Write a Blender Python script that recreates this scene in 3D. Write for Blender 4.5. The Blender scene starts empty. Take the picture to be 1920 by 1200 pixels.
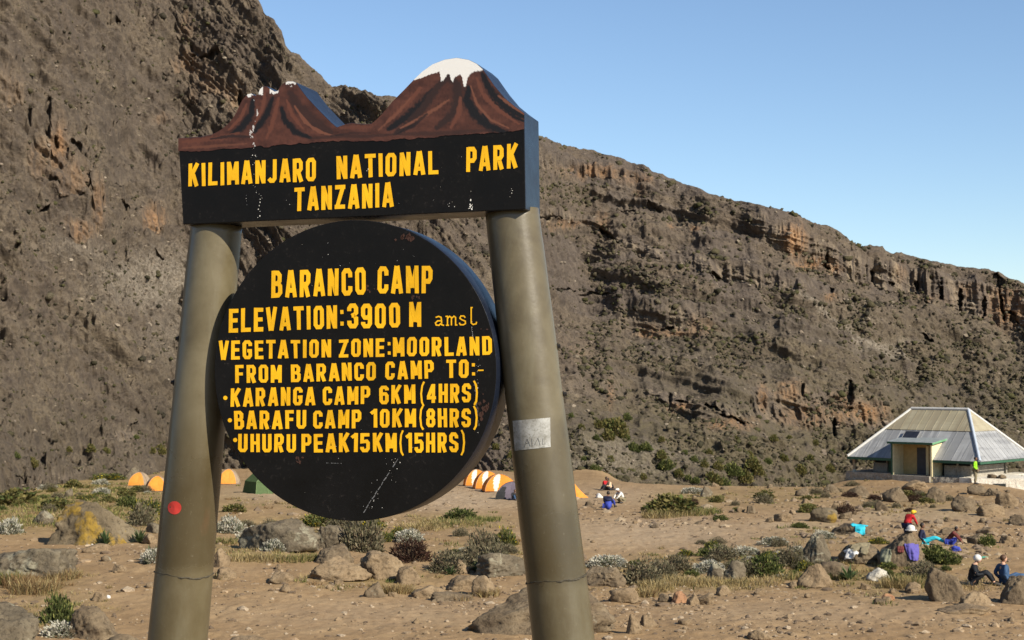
import bpy, bmesh, math, random
import numpy as np
from mathutils import Vector, Matrix
from mathutils.bvhtree import BVHTree

Rd = math.radians
random.seed(11)
rng = np.random.default_rng(11)
scene = bpy.context.scene
COL = scene.collection

# ------------------------------------------------------------------ camera
F, HY, CAMZ = 3000.0, 700.0, 7.0
TH = math.atan((HY - 600.0) / F)
CAM = Vector((0, 0, CAMZ))
cam = bpy.data.cameras.new("camera")
cam.sensor_width = 36.0
cam.lens = F / 1920.0 * 36.0
cam.clip_start, cam.clip_end = 0.1, 9000.0
cam.dof.use_dof = True
cam.dof.focus_distance = 8.0
cam.dof.aperture_fstop = 18.0
camo = bpy.data.objects.new("camera", cam)
COL.objects.link(camo)
camo.location = CAM
camo.rotation_euler = (Rd(90) + TH, 0, 0)
scene.camera = camo

# ------------------------------------------------------------------ sky, sun, exposure
SUN_AZ, SUN_EL = Rd(46), Rd(33)          # azimuth measured from behind the camera towards its right
SUN_DIR = Vector((math.sin(SUN_AZ) * math.cos(SUN_EL), -math.cos(SUN_AZ) * math.cos(SUN_EL), math.sin(SUN_EL)))
world = bpy.data.worlds.new("World")
scene.world = world
world.use_nodes = True
wn = world.node_tree
bg = wn.nodes["Background"]
sky = wn.nodes.new("ShaderNodeTexSky")
sky.sky_type = 'NISHITA'
sky.sun_disc = False
sky.sun_elevation = SUN_EL
sky.sun_rotation = math.pi - SUN_AZ
sky.altitude = 900.0
sky.air_density = 1.0
sky.dust_density = 0.1
sky.ozone_density = 3.0
wn.links.new(sky.outputs[0], bg.inputs[0])
bg.inputs[1].default_value = 0.088
sl = bpy.data.lights.new("sun", 'SUN')
sl.energy = 5.0
sl.angle = Rd(0.5)
sl.color = (1.0, 0.92, 0.78)
so = bpy.data.objects.new("sun", sl)
COL.objects.link(so)
so.rotation_euler = (-SUN_DIR).to_track_quat('-Z', 'Y').to_euler()
scene.view_settings.view_transform = 'Standard'
scene.view_settings.look = 'None'
scene.view_settings.exposure = 0.72
scene.view_settings.gamma = 1.0

# ------------------------------------------------------------------ helpers
def ray(px, py):
    cx, cy = (px - 960.0) / F, (600.0 - py) / F
    return Vector((cx, math.cos(TH) - cy * math.sin(TH), math.sin(TH) + cy * math.cos(TH)))

def at(px, py, Y):
    r = ray(px, py)
    return CAM + r * (Y / r.y)

def tag(o, label=None, cat=None, group=None, kind=None):
    if label: o["label"] = label
    if cat: o["category"] = cat
    if group: o["group"] = group
    if kind: o["kind"] = kind
    return o

def link(name, me, mats, parent=None, loc=None):
    o = bpy.data.objects.new(name, me)
    for m in (mats if isinstance(mats, (list, tuple)) else [mats]):
        if m is not None: me.materials.append(m)
    COL.objects.link(o)
    if parent: o.parent = parent
    if loc is not None: o.location = loc
    return o

def empty(name, loc, rz=0.0):
    o = bpy.data.objects.new(name, None)
    o.empty_display_size = 0.3
    COL.objects.link(o)
    o.location = loc
    o.rotation_euler = (0, 0, rz)
    return o

def copy_tree(o, parent=None):
    c = o.copy()
    COL.objects.link(c)
    if parent: c.parent = parent
    for ch in list(o.children): copy_tree(ch, c)
    return c

def pymesh(name, verts, faces, smooth=False, matidx=None):
    me = bpy.data.meshes.new(name)
    me.from_pydata([tuple(v) for v in verts], [], [tuple(f) for f in faces])
    if matidx is not None: me.polygons.foreach_set("material_index", matidx)
    if smooth: me.polygons.foreach_set("use_smooth", [True] * len(me.polygons))
    me.update()
    return me

def npmesh(name, V, Fq, smooth=True):
    """V (n,3), Fq (m,k) numpy"""
    me = bpy.data.meshes.new(name)
    k = Fq.shape[1]
    me.vertices.add(len(V)); me.vertices.foreach_set("co", np.ascontiguousarray(V, dtype=np.float32).ravel())
    me.loops.add(Fq.size); me.loops.foreach_set("vertex_index", np.ascontiguousarray(Fq, dtype=np.int32).ravel())
    me.polygons.add(len(Fq))
    me.polygons.foreach_set("loop_start", np.arange(0, Fq.size, k, dtype=np.int32))
    me.polygons.foreach_set("use_smooth", np.full(len(Fq), smooth))
    me.update(calc_edges=True)
    return me

def set_color(me, name, arr):
    a = me.color_attributes.new(name, 'FLOAT_COLOR', 'POINT')
    out = np.ones((len(arr), 4), dtype=np.float32); out[:, :arr.shape[1]] = arr
    a.data.foreach_set("color", out.ravel())

def grid_faces(nr, nc):
    i = np.arange(nr - 1)[:, None] * nc + np.arange(nc - 1)[None, :]
    i = i.ravel()
    return np.stack([i, i + 1, i + nc + 1, i + nc], 1)

class MB:
    """collects shapes into one mesh"""
    def __init__(s): s.v, s.f, s.m = [], [], []
    def add(s, V, Fs, mi=0):
        b = len(s.v); s.v += [Vector(p) for p in V]
        for f in Fs: s.f.append(tuple(b + i for i in f)); s.m.append(mi)
    def box(s, c, d, M=None, mi=0):
        cx, cy, cz = c; dx, dy, dz = d[0] / 2, d[1] / 2, d[2] / 2
        V = [Vector((cx + a * dx, cy + b * dy, cz + e * dz)) for e in (-1, 1) for b in (-1, 1) for a in (-1, 1)]
        if M is not None: V = [M @ v for v in V]
        s.add(V, [(0, 2, 3, 1), (4, 5, 7, 6), (0, 1, 5, 4), (2, 6, 7, 3), (0, 4, 6, 2), (1, 3, 7, 5)], mi)
    def prism(s, pts, off, mi=0):
        n = len(pts); off = Vector(off)
        V = [Vector(p) for p in pts] + [Vector(p) + off for p in pts]
        s.add(V, [tuple(range(n)), tuple(range(2 * n - 1, n - 1, -1))] + [(i, n + i, n + (i + 1) % n, (i + 1) % n) for i in range(n)], mi)
    def tube(s, pts, rad, seg=8, mi=0, cap=True):
        pts = [Vector(p) for p in pts]
        if not isinstance(rad, (list, tuple)): rad = [rad] * len(pts)
        b = len(s.v); up = Vector((0.3, 0.2, 1)).normalized()
        for i, p in enumerate(pts):
            d = (pts[min(i + 1, len(pts) - 1)] - pts[max(i - 1, 0)]).normalized()
            a = d.cross(up if abs(d.dot(up)) < .95 else Vector((1, 0, 0))).normalized(); c = d.cross(a)
            for k in range(seg):
                t = 2 * math.pi * k / seg
                s.v.append(p + (a * math.cos(t) + c * math.sin(t)) * rad[i])
        for i in range(len(pts) - 1):
            for k in range(seg):
                k2 = (k + 1) % seg
                s.f.append((b + i * seg + k, b + i * seg + k2, b + (i + 1) * seg + k2, b + (i + 1) * seg + k)); s.m.append(mi)
        if cap:
            s.f.append(tuple(b + k for k in range(seg - 1, -1, -1))); s.m.append(mi)
            e = b + (len(pts) - 1) * seg
            s.f.append(tuple(e + k for k in range(seg))); s.m.append(mi)
    def ball(s, c, r, seg=10, rings=7, mi=0):
        c = Vector(c); r = r if isinstance(r, (tuple, list)) else (r, r, r)
        b = len(s.v); s.v.append(c + Vector((0, 0, r[2])))
        for i in range(1, rings):
            ph = math.pi * i / rings
            for k in range(seg):
                t = 2 * math.pi * k / seg
                s.v.append(c + Vector((r[0] * math.sin(ph) * math.cos(t), r[1] * math.sin(ph) * math.sin(t), r[2] * math.cos(ph))))
        s.v.append(c - Vector((0, 0, r[2]))); e = len(s.v) - 1
        for k in range(seg):
            k2 = (k + 1) % seg
            s.f.append((b, b + 1 + k, b + 1 + k2)); s.m.append(mi)
            for i in range(rings - 2):
                p = b + 1 + i * seg
                s.f.append((p + k, p + seg + k, p + seg + k2, p + k2)); s.m.append(mi)
            p = b + 1 + (rings - 2) * seg
            s.f.append((p + k, e, p + k2)); s.m.append(mi)
    def build(s, name, mats, parent=None, smooth=False, loc=None):
        off = Vector(loc) if loc is not None else Vector((0, 0, 0))
        me = pymesh(name, s.v, s.f, smooth, s.m)
        return link(name, me, mats, parent, loc)

# ------------------------------------------------------------------ noise
def _h(ix, iy, iz, seed):
    n = (ix.astype(np.int64) * 374761393 + iy.astype(np.int64) * 668265263 + iz.astype(np.int64) * 2147483647 + seed * 974634721) & 0xFFFFFFFF
    n = ((n ^ (n >> 13)) * 1274126177) & 0xFFFFFFFF
    n = ((n ^ (n >> 16)) * 2246822519) & 0xFFFFFFFF
    return ((n ^ (n >> 15)) & 0xFFFFFF).astype(np.float64) / float(0xFFFFFF) * 2 - 1

def vnoise(p, seed=0):
    f = np.floor(p); t = p - f; t = t * t * t * (t * (t * 6 - 15) + 10)
    ix, iy, iz = f[:, 0].astype(np.int64), f[:, 1].astype(np.int64), f[:, 2].astype(np.int64)
    x, y, z = t[:, 0], t[:, 1], t[:, 2]
    def L(a, b, w): return a + (b - a) * w
    return L(L(L(_h(ix, iy, iz, seed), _h(ix + 1, iy, iz, seed), x), L(_h(ix, iy + 1, iz, seed), _h(ix + 1, iy + 1, iz, seed), x), y),
             L(L(_h(ix, iy, iz + 1, seed), _h(ix + 1, iy, iz + 1, seed), x), L(_h(ix, iy + 1, iz + 1, seed), _h(ix + 1, iy + 1, iz + 1, seed), x), y), z)

def fbm(p, octs=4, seed=0, gain=.5, lac=2.07):
    o = np.zeros(len(p)); a = 1.0; q = np.array(p, dtype=np.float64)
    for i in range(octs):
        o += a * vnoise(q, seed + i * 17); q = q * lac + 13.7; a *= gain
    return o

def ridged(p, octs=4, seed=0, gain=.5):
    o = np.zeros(len(p)); a = 1.0; q = np.array(p, dtype=np.float64)
    for i in range(octs):
        o += a * (1 - 2 * np.abs(vnoise(q, seed + i * 17))); q = q * 2.1 + 5.3; a *= gain
    return o

def sstep(a, b, x):
    t = np.clip((x - a) / (b - a), 0, 1); return t * t * (3 - 2 * t)

# ------------------------------------------------------------------ materials
class NT:
    def __init__(s, name):
        s.m = bpy.data.materials.new(name); s.m.use_nodes = True
        s.t = s.m.node_tree; s.b = s.t.nodes["Principled BSDF"]
    def n(s, typ, **kw):
        nd = s.t.nodes.new("ShaderNode" + typ)
        for k, v in kw.items():
            if k.startswith("_"): setattr(nd, k[1:], v)
            else:
                key = int(k[1:]) if k[0] == "i" and k[1:].isdigit() else k.replace("__", " ")
                if hasattr(v, "is_output"): s.t.links.new(v, nd.inputs[key])
                else: nd.inputs[key].default_value = v
        return nd
    def pos(s, scale=(1, 1, 1), obj=False):
        tc = s.n("TexCoord")
        src = tc.outputs["Object"] if obj else s.n("NewGeometry").outputs["Position"]
        return s.n("Mapping", i0=src, Scale=scale).outputs[0]
    def noise(s, vec, scale, detail=5, rough=.55, dist=0.0):
        return s.n("TexNoise", Vector=vec, Scale=scale, Detail=detail, Roughness=rough, Distortion=dist).outputs["Fac"]
    def ramp(s, fac, stops):
        nd = s.n("ValToRGB", Fac=fac); el = nd.color_ramp.elements
        while len(el) > 1: el.remove(el[-1])
        for i, (p, c) in enumerate(stops):
            e = el[0] if i == 0 else el.new(p)
            e.position = p; e.color = (c, c, c, 1) if not isinstance(c, (tuple, list)) else tuple(c) + (1,)
        return nd.outputs[0]
    def mix(s, fac, a, b, mode='MIX'):
        nd = s.n("Mix", _data_type='RGBA', _blend_type=mode)
        for idx, v in ((0, fac), (6, a), (7, b)):
            if hasattr(v, "is_output"): s.t.links.new(v, nd.inputs[idx])
            else: nd.inputs[idx].default_value = (tuple(v) + (1,)) if isinstance(v, (tuple, list)) else v
        return nd.outputs[2]
    def math(s, op, a, b=0.0):
        nd = s.n("Math", _operation=op)
        for i, v in enumerate((a, b)):
            if hasattr(v, "is_output"): s.t.links.new(v, nd.inputs[i])
            else: nd.inputs[i].default_value = v
        return nd.outputs[0]
    def set(s, name, v):
        if hasattr(v, "is_output"): s.t.links.new(v, s.b.inputs[name])
        else: s.b.inputs[name].default_value = (tuple(v) + (1,)) if isinstance(v, (tuple, list)) and len(v) == 3 else v
    def bump(s, h, strength, dist, prev=None):
        nd = s.n("Bump", Strength=strength, Distance=dist, Height=h)
        if prev is not None: s.t.links.new(prev, nd.inputs["Normal"])
        s.set("Normal", nd.outputs[0]); return nd.outputs[0]

def simple(name, col, rough=.8, var=.25, scale=8.0, bump=0.0, spec=.3, metal=0.0, obj=True):
    m = NT(name); p = m.pos(obj=obj)
    f = m.noise(p, scale, 6, .6)
    a = tuple(max(0, c * (1 - var)) for c in col); b = tuple(min(1, c * (1 + var)) for c in col)
    m.set("Base Color", m.ramp(f, [(.3, a), (.7, b)]))
    m.set("Roughness", rough); m.set("Specular IOR Level", spec); m.set("Metallic", metal)
    if bump: m.bump(f, .6, bump)
    return m.m

def rockmat(name, dark, mid, light, lichen=None, lich_lo=.58, scale=1.0):
    m = NT(name); p = m.pos(); p2 = m.pos(obj=True)
    n1 = m.noise(p, 1.6 * scale, 8, .65, .3); n2 = m.noise(p, 9.0 * scale, 6, .7); n3 = m.noise(p, 26.0 * scale, 4, .7)
    c = m.ramp(n1, [(.3, dark), (.5, mid), (.72, light)])
    c = m.mix(m.ramp(n2, [(.36, .75), (.5, 0.0)]), c, tuple(v * .5 for v in dark))
    c = m.mix(m.ramp(n3, [(.58, 0.0), (.72, .55)]), c, tuple(min(1, v * 1.35) for v in light))
    if lichen:
        n4 = m.noise(p, 1.1 * scale, 7, .68, .4)
        k = m.math('MULTIPLY', m.ramp(n4, [(lich_lo, 0.0), (lich_lo + .05, 1.0)]), m.ramp(n2, [(.35, .2), (.55, 1.0)]))
        c = m.mix(k, c, lichen)
    m.set("Base Color", c); m.set("Roughness", .93); m.set("Specular IOR Level", .2)
    a = m.bump(n1, .8, .12 / scale); m.bump(n2, .8, .035 / scale, a)
    return m.m
# ------------------------------------------------------------------ the ground
HUT_C = (32.6, 121.0)
def terrain(x, y, detail=True):
    x = np.asarray(x, dtype=np.float64); y = np.asarray(y, dtype=np.float64)
    D = np.sqrt(x * x + y * y); yy = np.where(y > 0, D, 0.0)
    z = np.interp(yy, [0, 8, 11, 15, 25, 36, 42, 60, 85, 115, 150, 400, 6000],
                  [5.3, 5.15, 4.6, 3.7, 1.85, .35, 0, 0, -.3, -.9, -1.6, -3, -3])
    az = x / np.maximum(D, 1e-3)
    z = z - sstep(111, 165, yy) * 9 * sstep(.05, .11, az) * (yy < 1500)
    z = z + .45 * np.exp(-(((x - 30.0) / 4.4) ** 2 + ((y - 106.5) / 6) ** 2)) - .85 * np.exp(-(((x - 36.6) / 2.7) ** 2 + ((y - 109.5) / 6) ** 2))
    r = np.sqrt((x - HUT_C[0]) ** 2 + (y - HUT_C[1]) ** 2)
    w = np.exp(-(r / 9.5) ** 6); z = z * (1 - w) + w * (-.95)
    z = z + .55 * np.exp(-(((x + 21) / 9) ** 2 + ((y - 80) / 17) ** 2))
    z = z + .35 * np.exp(-(((x + 11) / 6) ** 2 + ((y - 60) / 5) ** 2))
    z = z + .3 * np.exp(-(((x - 13.5) / 5) ** 2 + ((y - 64) / 7) ** 2))
    if detail:
        p = np.stack([x.ravel(), y.ravel(), np.zeros(x.size)], 1)
        n = .13 * fbm(p / 9.0, 2, 5) + .03 * fbm(p / .8, 3, 9)
        z = z + n.reshape(x.shape) * sstep(12, 30, yy)
    return z

def tz(x, y): return float(terrain(np.array([x]), np.array([y]))[0])

def ground_at(px, py):
    r = ray(px, py); r = r / r.y
    ys = np.linspace(34, 175, 1500)
    z = CAMZ + r.z * ys; t = terrain(r.x * ys, ys)
    k = np.argmax(z < t)
    if z[k] >= t[k]: k = 1100
    Y = ys[k]
    if k > 0:
        a, b = z[k - 1] - t[k - 1], z[k] - t[k]
        if a > b and a > 0: Y = ys[k - 1] + (ys[k] - ys[k - 1]) * a / (a - b)
    return Vector((r.x * Y, Y, tz(r.x * Y, Y)))

# soft patches where grass and low plants cover the dirt, (px, py, rx, ry, strength)
PATCH = [(160, 925, 200, 30, 1.0), (120, 905, 200, 22, .9), (40, 960, 120, 40, .9), (60, 1085, 90, 25, .8), (110, 1140, 90, 35, .5), (230, 960, 120, 40, .7), (470, 1030, 110, 22, .9),
         (590, 985, 150, 22, .8), (850, 978, 110, 16, .8), (700, 1085, 120, 20, .7), (920, 1040, 110, 28, .7), (1290, 935, 80, 16, .8),
         (1230, 1080, 130, 30, .7), (1420, 1060, 120, 30, .9), (1680, 1090, 120, 30, .7), (1740, 1045, 100, 28, .8), (1610, 1075, 80, 22, .8), (1560, 1000, 90, 25, .5),
         (1450, 930, 160, 22, .45), (1700, 950, 180, 25, .4), (1350, 1100, 120, 10, .6), (1240, 1045, 70, 10, .4), (560, 945, 80, 10, .35), (440, 945, 60, 30, .4)]

def px_of(P):
    P = np.asarray(P); x, y, z = P[..., 0], P[..., 1], P[..., 2] - CAMZ
    c, s = math.cos(TH), math.sin(TH)
    d = y * c + z * s; v = -y * s + z * c
    return 960 + F * x / d, 600 - F * v / d

angs = np.concatenate([np.linspace(-180, -40, 30)[:-1], np.linspace(-40, -19.5, 40)[:-1], np.linspace(-19.5, 19.5, 1150), np.linspace(19.5, 40, 40)[1:], np.linspace(40, 180, 30)[1:]])
pyr = np.linspace(1260, 868, 430)
rad = np.concatenate([[.3, 4, 8, 12, 16, 20, 25, 30, 34], 7 * F / (pyr - HY) , [140, 160, 190, 240, 350, 600, 1200, 2500, 6000]])
rad = np.unique(rad)
AA, RR = np.meshgrid(np.radians(angs), rad)
gx, gy = RR * np.sin(AA), RR * np.cos(AA)
gz = terrain(gx, gy)
pp = np.stack([gx.ravel(), gy.ravel(), gz.ravel()], 1)
front = (np.abs(AA.ravel()) < .36) & (RR.ravel() > 30) & (RR.ravel() < 170)
# small clods and half buried stones
n = np.zeros(len(pp))
q = pp[front] * np.array([1, 1, 0])
n[front] = .03 * np.maximum(0, vnoise(q / .35, 3) - .25) + .05 * np.maximum(0, vnoise(q / .9, 4) - .45) + .012 * vnoise(q / .2, 6)
pp[:, 2] += n
me = npmesh("ground", pp, grid_faces(len(rad), len(angs)))
mask = np.zeros((len(pp), 3))
fpx, fpy = px_of(pp[front])
pm = np.zeros(len(fpx))
for (cx, cy, rx, ry, s_) in PATCH:
    pm = np.maximum(pm, s_ * np.exp(-(((fpx - cx) / rx) ** 2 + ((fpy - cy) / ry) ** 2) ** 1.5))
mask[front, 0] = pm
pl_ = np.zeros(len(fpx))
for (cx, cy, rx, ry, s_) in [(850, 935, 150, 26, .9), (1220, 1000, 230, 34, .7), (1700, 965, 220, 14, .7), (520, 925, 120, 16, .8), (1150, 930, 130, 20, .6), (1500, 985, 160, 12, .6), (700, 1150, 300, 30, .3), (1500, 1150, 300, 25, .3)]:
    pl_ = np.maximum(pl_, s_ * np.exp(-(((fpx - cx) / rx) ** 2 + ((fpy - cy) / ry) ** 2) ** 1.3))
mask[front, 1] = pl_
set_color(me, "mask", mask)
gm = NT("camp_dirt"); p = gm.pos()
att = gm.n("Attribute", _attribute_name="mask")
sep = gm.n("SeparateColor", i0=att.outputs["Color"])
n1 = gm.noise(p, .35, 7, .6); n2 = gm.noise(p, 3.5, 6, .7); n3 = gm.noise(p, 16, 4, .7); n4 = gm.noise(gm.pos((.5, 1.4, 1)), 1.1, 6, .65, .5)
c = gm.ramp(n1, [(.3, (0.209, 0.133, 0.066)), (.5, (0.250, 0.164, 0.084)), (.7, (0.299, 0.203, 0.108))])
c = gm.mix(gm.ramp(n2, [(.33, .55), (.5, 0.0)]), c, (0.139, 0.085, 0.043))
c = gm.mix(gm.ramp(n3, [(.55, 0.0), (.72, .5)]), c, (0.377, 0.279, 0.172)); c = gm.mix(gm.ramp(gm.noise(p, 24, 4, .75), [(.28, .8), (.4, 0.0)]), c, (0.090, 0.061, 0.037))
c = gm.mix(gm.ramp(n4, [(.55, 0.0), (.7, .35)]), c, (0.197, 0.127, 0.074))
c = gm.mix(gm.math('MULTIPLY', sep.outputs[1], gm.ramp(n2, [(.34, .25), (.55, .85)])), c, (.345, .265, .18))
k = gm.math('MULTIPLY', sep.outputs[0], gm.ramp(n2, [(.36, .15), (.56, 1.0)]))
gcol = gm.ramp(n4, [(.35, (0.115, 0.086, 0.037)), (.5, (0.205, 0.152, 0.061)), (.65, (0.271, 0.205, 0.090))])
c = gm.mix(k, c, gcol)
gm.set("Base Color", c); gm.set("Roughness", .96); gm.set("Specular IOR Level", .15)
n5 = gm.noise(p, 42, 3, .7)
a = gm.bump(n2, .4, .03); a = gm.bump(n3, .8, .02, a); gm.bump(n5, .6, .008, a)
ground = link("ground", me, gm.m); tag(ground, "dry tan dirt ground of the camp", "ground", kind="structure")

# ------------------------------------------------------------------ the mountain
us = np.concatenate([np.linspace(-4200, -900, 130)[:-1], np.linspace(-900, -60, 120)[:-1], np.linspace(-60, 1980, 1250), np.linspace(1980, 2900, 120)[1:]])  # leftmost columns are out of view, added so the posts reflect dark rock
NR = 720
ss = np.linspace(0, 1, NR)
SKY = np.array([(-4200, -900), (-900, -520), (0, -330), (300, -150), (420, -70), (462, -22), (478, 2), (489, 22), (497, 40), (508, 45), (528, 66), (536, 88), (560, 108), (600, 143), (622, 163),
                (640, 168), (680, 172), (745, 190), (800, 205), (860, 222), (940, 240), (1015, 258), (1040, 266), (1075, 277), (1100, 283), (1150, 297), (1185, 312), (1208, 314), (1222, 324), (1260, 338),
                (1320, 362), (1378, 378), (1420, 384), (1480, 402), (1540, 426), (1575, 440), (1600, 458), (1625, 462), (1655, 464), (1668, 476), (1690, 477), (1740, 490), (1790, 500),
                (1830, 505), (1870, 514), (1920, 533), (2100, 590), (2900, 760)], dtype=float)
skyy = np.interp(us, SKY[:, 0], SKY[:, 1])
D0 = np.interp(us, [-4200, -900, 0, 165, 350, 700, 1060, 1300, 1600, 2000, 2900], [34, 66, 94, 122, 138, 142, 133, 142, 165, 185, 200])
BY = 965.0
U = np.repeat(us[None, :], NR, 0)
Yp = BY + (skyy[None, :] - BY) * ss[:, None]
wr = sstep(760, 1120, U)
nz = fbm(np.stack([U.ravel() / 90, Yp.ravel() / 90, np.zeros(U.size)], 1), 4, 31).reshape(U.shape)
T = (1.55 + .5 * nz) * (1 - wr) + (.8 + .22 * nz) * wr
T = np.where((U < 500), T * (1 - .45 * sstep(780, 900, Yp)), T)
cliff = np.zeros_like(U)
def band(top, bot, strength=1.0, soft=9, jag=7):
    global cliff
    t = np.interp(us, [a for a, b in top], [b for a, b in top]); b_ = np.interp(us, [a for a, b in bot], [b for a, b in bot])
    jn = fbm(np.stack([us / 22, us * 0, us * 0 + t.mean()], 1), 4, 3) * jag
    jn2 = fbm(np.stack([us / 16, us * 0 + 9, us * 0 + t.mean()], 1), 4, 8) * jag
    x0, x1 = max(top[0][0], bot[0][0]), min(top[-1][0], bot[-1][0])
    h = sstep(x0 - 5, x0 + 25, us) * (1 - sstep(x1 - 25, x1 + 5, us))
    k = sstep(0, soft, Yp - (t + jn)[None, :]) * sstep(0, soft, (b_ + jn2)[None, :] - Yp) * h[None, :] * strength
    cliff = np.maximum(cliff, k)
band([(1390, 396), (1450, 418), (1520, 440), (1600, 480), (1700, 506), (1800, 522), (1870, 530), (2000, 560), (2300, 640)],
     [(1390, 420), (1450, 470), (1520, 500), (1600, 535), (1700, 567), (1800, 596), (1870, 620), (2000, 650), (2300, 730)], 1.0)
band([(1000, 296), (1100, 312), (1230, 344)], [(1000, 318), (1110, 344), (1230, 356)], .9)
band([(1095, 362), (1160, 372), (1300, 402)], [(1095, 376), (1160, 390), (1300, 412)], .55)
band([(960, 388), (1100, 404), (1150, 428), (1200, 455), (1260, 480)], [(960, 416), (1100, 430), (1150, 462), (1200, 492), (1260, 505)], .9)
band([(1290, 478), (1340, 490), (1420, 505), (1520, 540)], [(1290, 512), (1340, 532), (1420, 552), (1520, 562)], .9)
band([(1150, 570), (1230, 582), (1330, 590)], [(1150, 622), (1230, 640), (1330, 640)], .7)
band([(1200, 716), (1290, 738), (1420, 775)], [(1200, 742), (1290, 776), (1420, 818)], .9)
band([(1400, 722), (1470, 728), (1560, 742), (1680, 758)], [(1400, 792), (1470, 800), (1560, 806), (1680, 812)], .8)
band([(1040, 690), (1100, 700), (1180, 715)], [(1040, 745), (1100, 760), (1180, 770)], .45)
band([(1560, 560), (1610, 565)], [(1560, 578), (1610, 582)], .8, 4, 3)
# left wall patches
def blob(cx, cy, rx, ry, s_=1.0, rot=0.0):
    global cliff
    a = math.radians(rot); du, dv = U - cx, Yp - cy
    p_, q_ = du * math.cos(a) + dv * math.sin(a), -du * math.sin(a) + dv * math.cos(a)
    n_ = fbm(np.stack([U.ravel() / 25, Yp.ravel() / 40, U.ravel() * 0 + cx], 1), 4, 77).reshape(U.shape)
    d = np.sqrt((p_ / rx) ** 2 + (q_ / ry) ** 2) + n_ * .45
    cliff = np.maximum(cliff, s_ * (1 - sstep(.75, 1.05, d)))
for b_ in [(20, 190, 30, 60, .7), (110, 290, 20, 45, .9), (75, 310, 28, 40, .7), (130, 350, 40, 38, .8), (185, 395, 16, 40, .7), (290, 420, 26, 34, 1.0), (150, 435, 30, 24, .8), (355, 130, 35, 28, .7), (395, 165, 40, 30, .7), (440, 190, 26, 30, .7),
           (360, 195, 12, 22, .7), (305, 225, 22, 14, .6), (460, 80, 12, 14, .6), (350, 65, 14, 30, .6), (95, 70, 12, 14, .5), (232, 822, 22, 16, .9), (225, 358, 22, 14, .5), (340, 10, 20, 10, .5), (110, 905, 50, 12, .7)]:
    blob(*b_[:5])
tc = Yp - np.where(U > 700, .27, .27) * (U - 1000) - 60 * (1 - wr) * (U / 500.0)
ter = fbm(np.stack([tc.ravel() / 34, U.ravel() / 420, U.ravel() * 0 + 7], 1), 3, 303).reshape(U.shape)
T = T * np.exp(0.6 * wr * ter + .3 * (1 - wr) * ter)
ck = cliff * np.where(U < 560, .25, 1.0)
tan_ = T * (1 - ck) + ck * 6.0
crest = sstep(.975, 1.0, ss)[:, None]
tan_ = tan_ * (1 - crest) + .45 * crest
# integrate horizontal distance from the foot to the crest
Dm = np.zeros_like(U); Dm[0] = D0
for i in range(1, NR):
    dy = Yp[i - 1] - Yp[i]; el = np.maximum(0, (HY - Yp[i]) / F)
    it = 1.0 / tan_[i]
    Dm[i] = Dm[i - 1] * (1 + dy / F * it / np.maximum(.35, 1 - el * it))
# keep the broad form smooth from column to column
def blur_u(A, w):
    k = np.ones(2 * w + 1) / (2 * w + 1)
    cs = np.cumsum(np.pad(A, ((0, 0), (w + 1, w)), mode='edge'), 1)
    return (cs[:, 2 * w + 1:] - cs[:, :-(2 * w + 1)]) / (2 * w + 1)
Dm = blur_u(blur_u(Dm, 16), 12)
D0s = np.interp(us, [-4200, -900, 0, 165, 350, 700, 1060, 1300, 1600, 2000, 2900], [50, 84, 113, 126, 137, 147, 154, 160, 170, 188, 202])
kb = np.ones(121) / 121.0
D0s = np.convolve(np.pad(D0s, 60, mode='edge'), kb, 'valid')
Dm = Dm + np.maximum(0, D0s - D0)[None, :] * sstep(965, 560, Yp)
# dark clefts and little caves under the rock bands
SLOT = [(1142, 446, 24, 6, 42, 2.2), (1188, 480, 13, 4, 35, 1.8), (1345, 522, 14, 5, 40, 2.0), (1030, 410, 30, 3, 8, 1.4), (1252, 618, 16, 4, -15, 1.6), (1295, 640, 7, 9, 80, 1.5), (1335, 765, 22, 4, 25, 1.8), (1375, 787, 26, 4, 20, 1.8),
        (1280, 755, 12, 3, 10, 1.5), (1256, 748, 4, 12, 0, 1.5), (1548, 440 + 60, 10, 4, 30, 1.5), (1800, 565, 5, 26, 0, 2.2), (1845, 575, 5, 26, 5, 2.2), (1878, 570, 4, 36, -8, 2.4), (1868, 528, 14, 12, 20, 2.0), (1900, 600, 8, 16, -20, 2.0), (1765, 550, 4, 18, 0, 1.8),
        (1718, 540, 5, 16, 0, 1.8), (1740, 565, 22, 3, 15, 1.6), (1635, 515, 4, 14, 0, 1.6), (1548, 490, 4, 16, 15, 1.6), (1672, 535, 8, 5, 10, 1.6), (1595, 745, 7, 24, 0, 2.0), (1565, 795, 4, 18, 0, 1.8), (1505, 735, 4, 10, 0, 1.5), (1735, 645, 16, 5, 30, 1.6), (1478, 685, 10, 6, 25, 1.6),
        (1560, 555, 5, 9, -30, 1.5), (218, 62, 18, 3, 25, .9), (395, 118, 30, 4, 10, 1.2), (222, 62, 10, 4, 30, 1.0), (80, 400, 14, 5, 20, 1.0), (105, 280, 5, 14, -10, 1.0), (450, 185, 5, 12, 0, 1.0), (145, 300, 16, 4, 40, 1.0), (168, 360, 14, 3, 45, .9), (300, 492, 14, 4, 40, 1.0),
        (30, 480, 8, 3, 10, .8), (160, 265, 4, 16, 5, .9), (55, 245, 5, 16, -5, .9), (90, 245, 6, 30, 0, .9), (205, 497, 6, 3, 0, .7), (230, 400, 20, 3, 40, .9), (310, 158, 10, 3, 20, .8), (245, 808, 14, 3, -30, .8), (140, 875, 16, 3, 20, .8), (45, 902, 22, 3, 15, .8), (255, 785, 6, 3, 20, .6),
        (1115, 560, 40, 2.5, 4, .9), (1060, 545, 28, 2.5, 12, .9), (1170, 395, 22, 2.5, 10, .8), (1225, 395, 18, 3, 20, .9)]
Dd = np.zeros_like(U)
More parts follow.
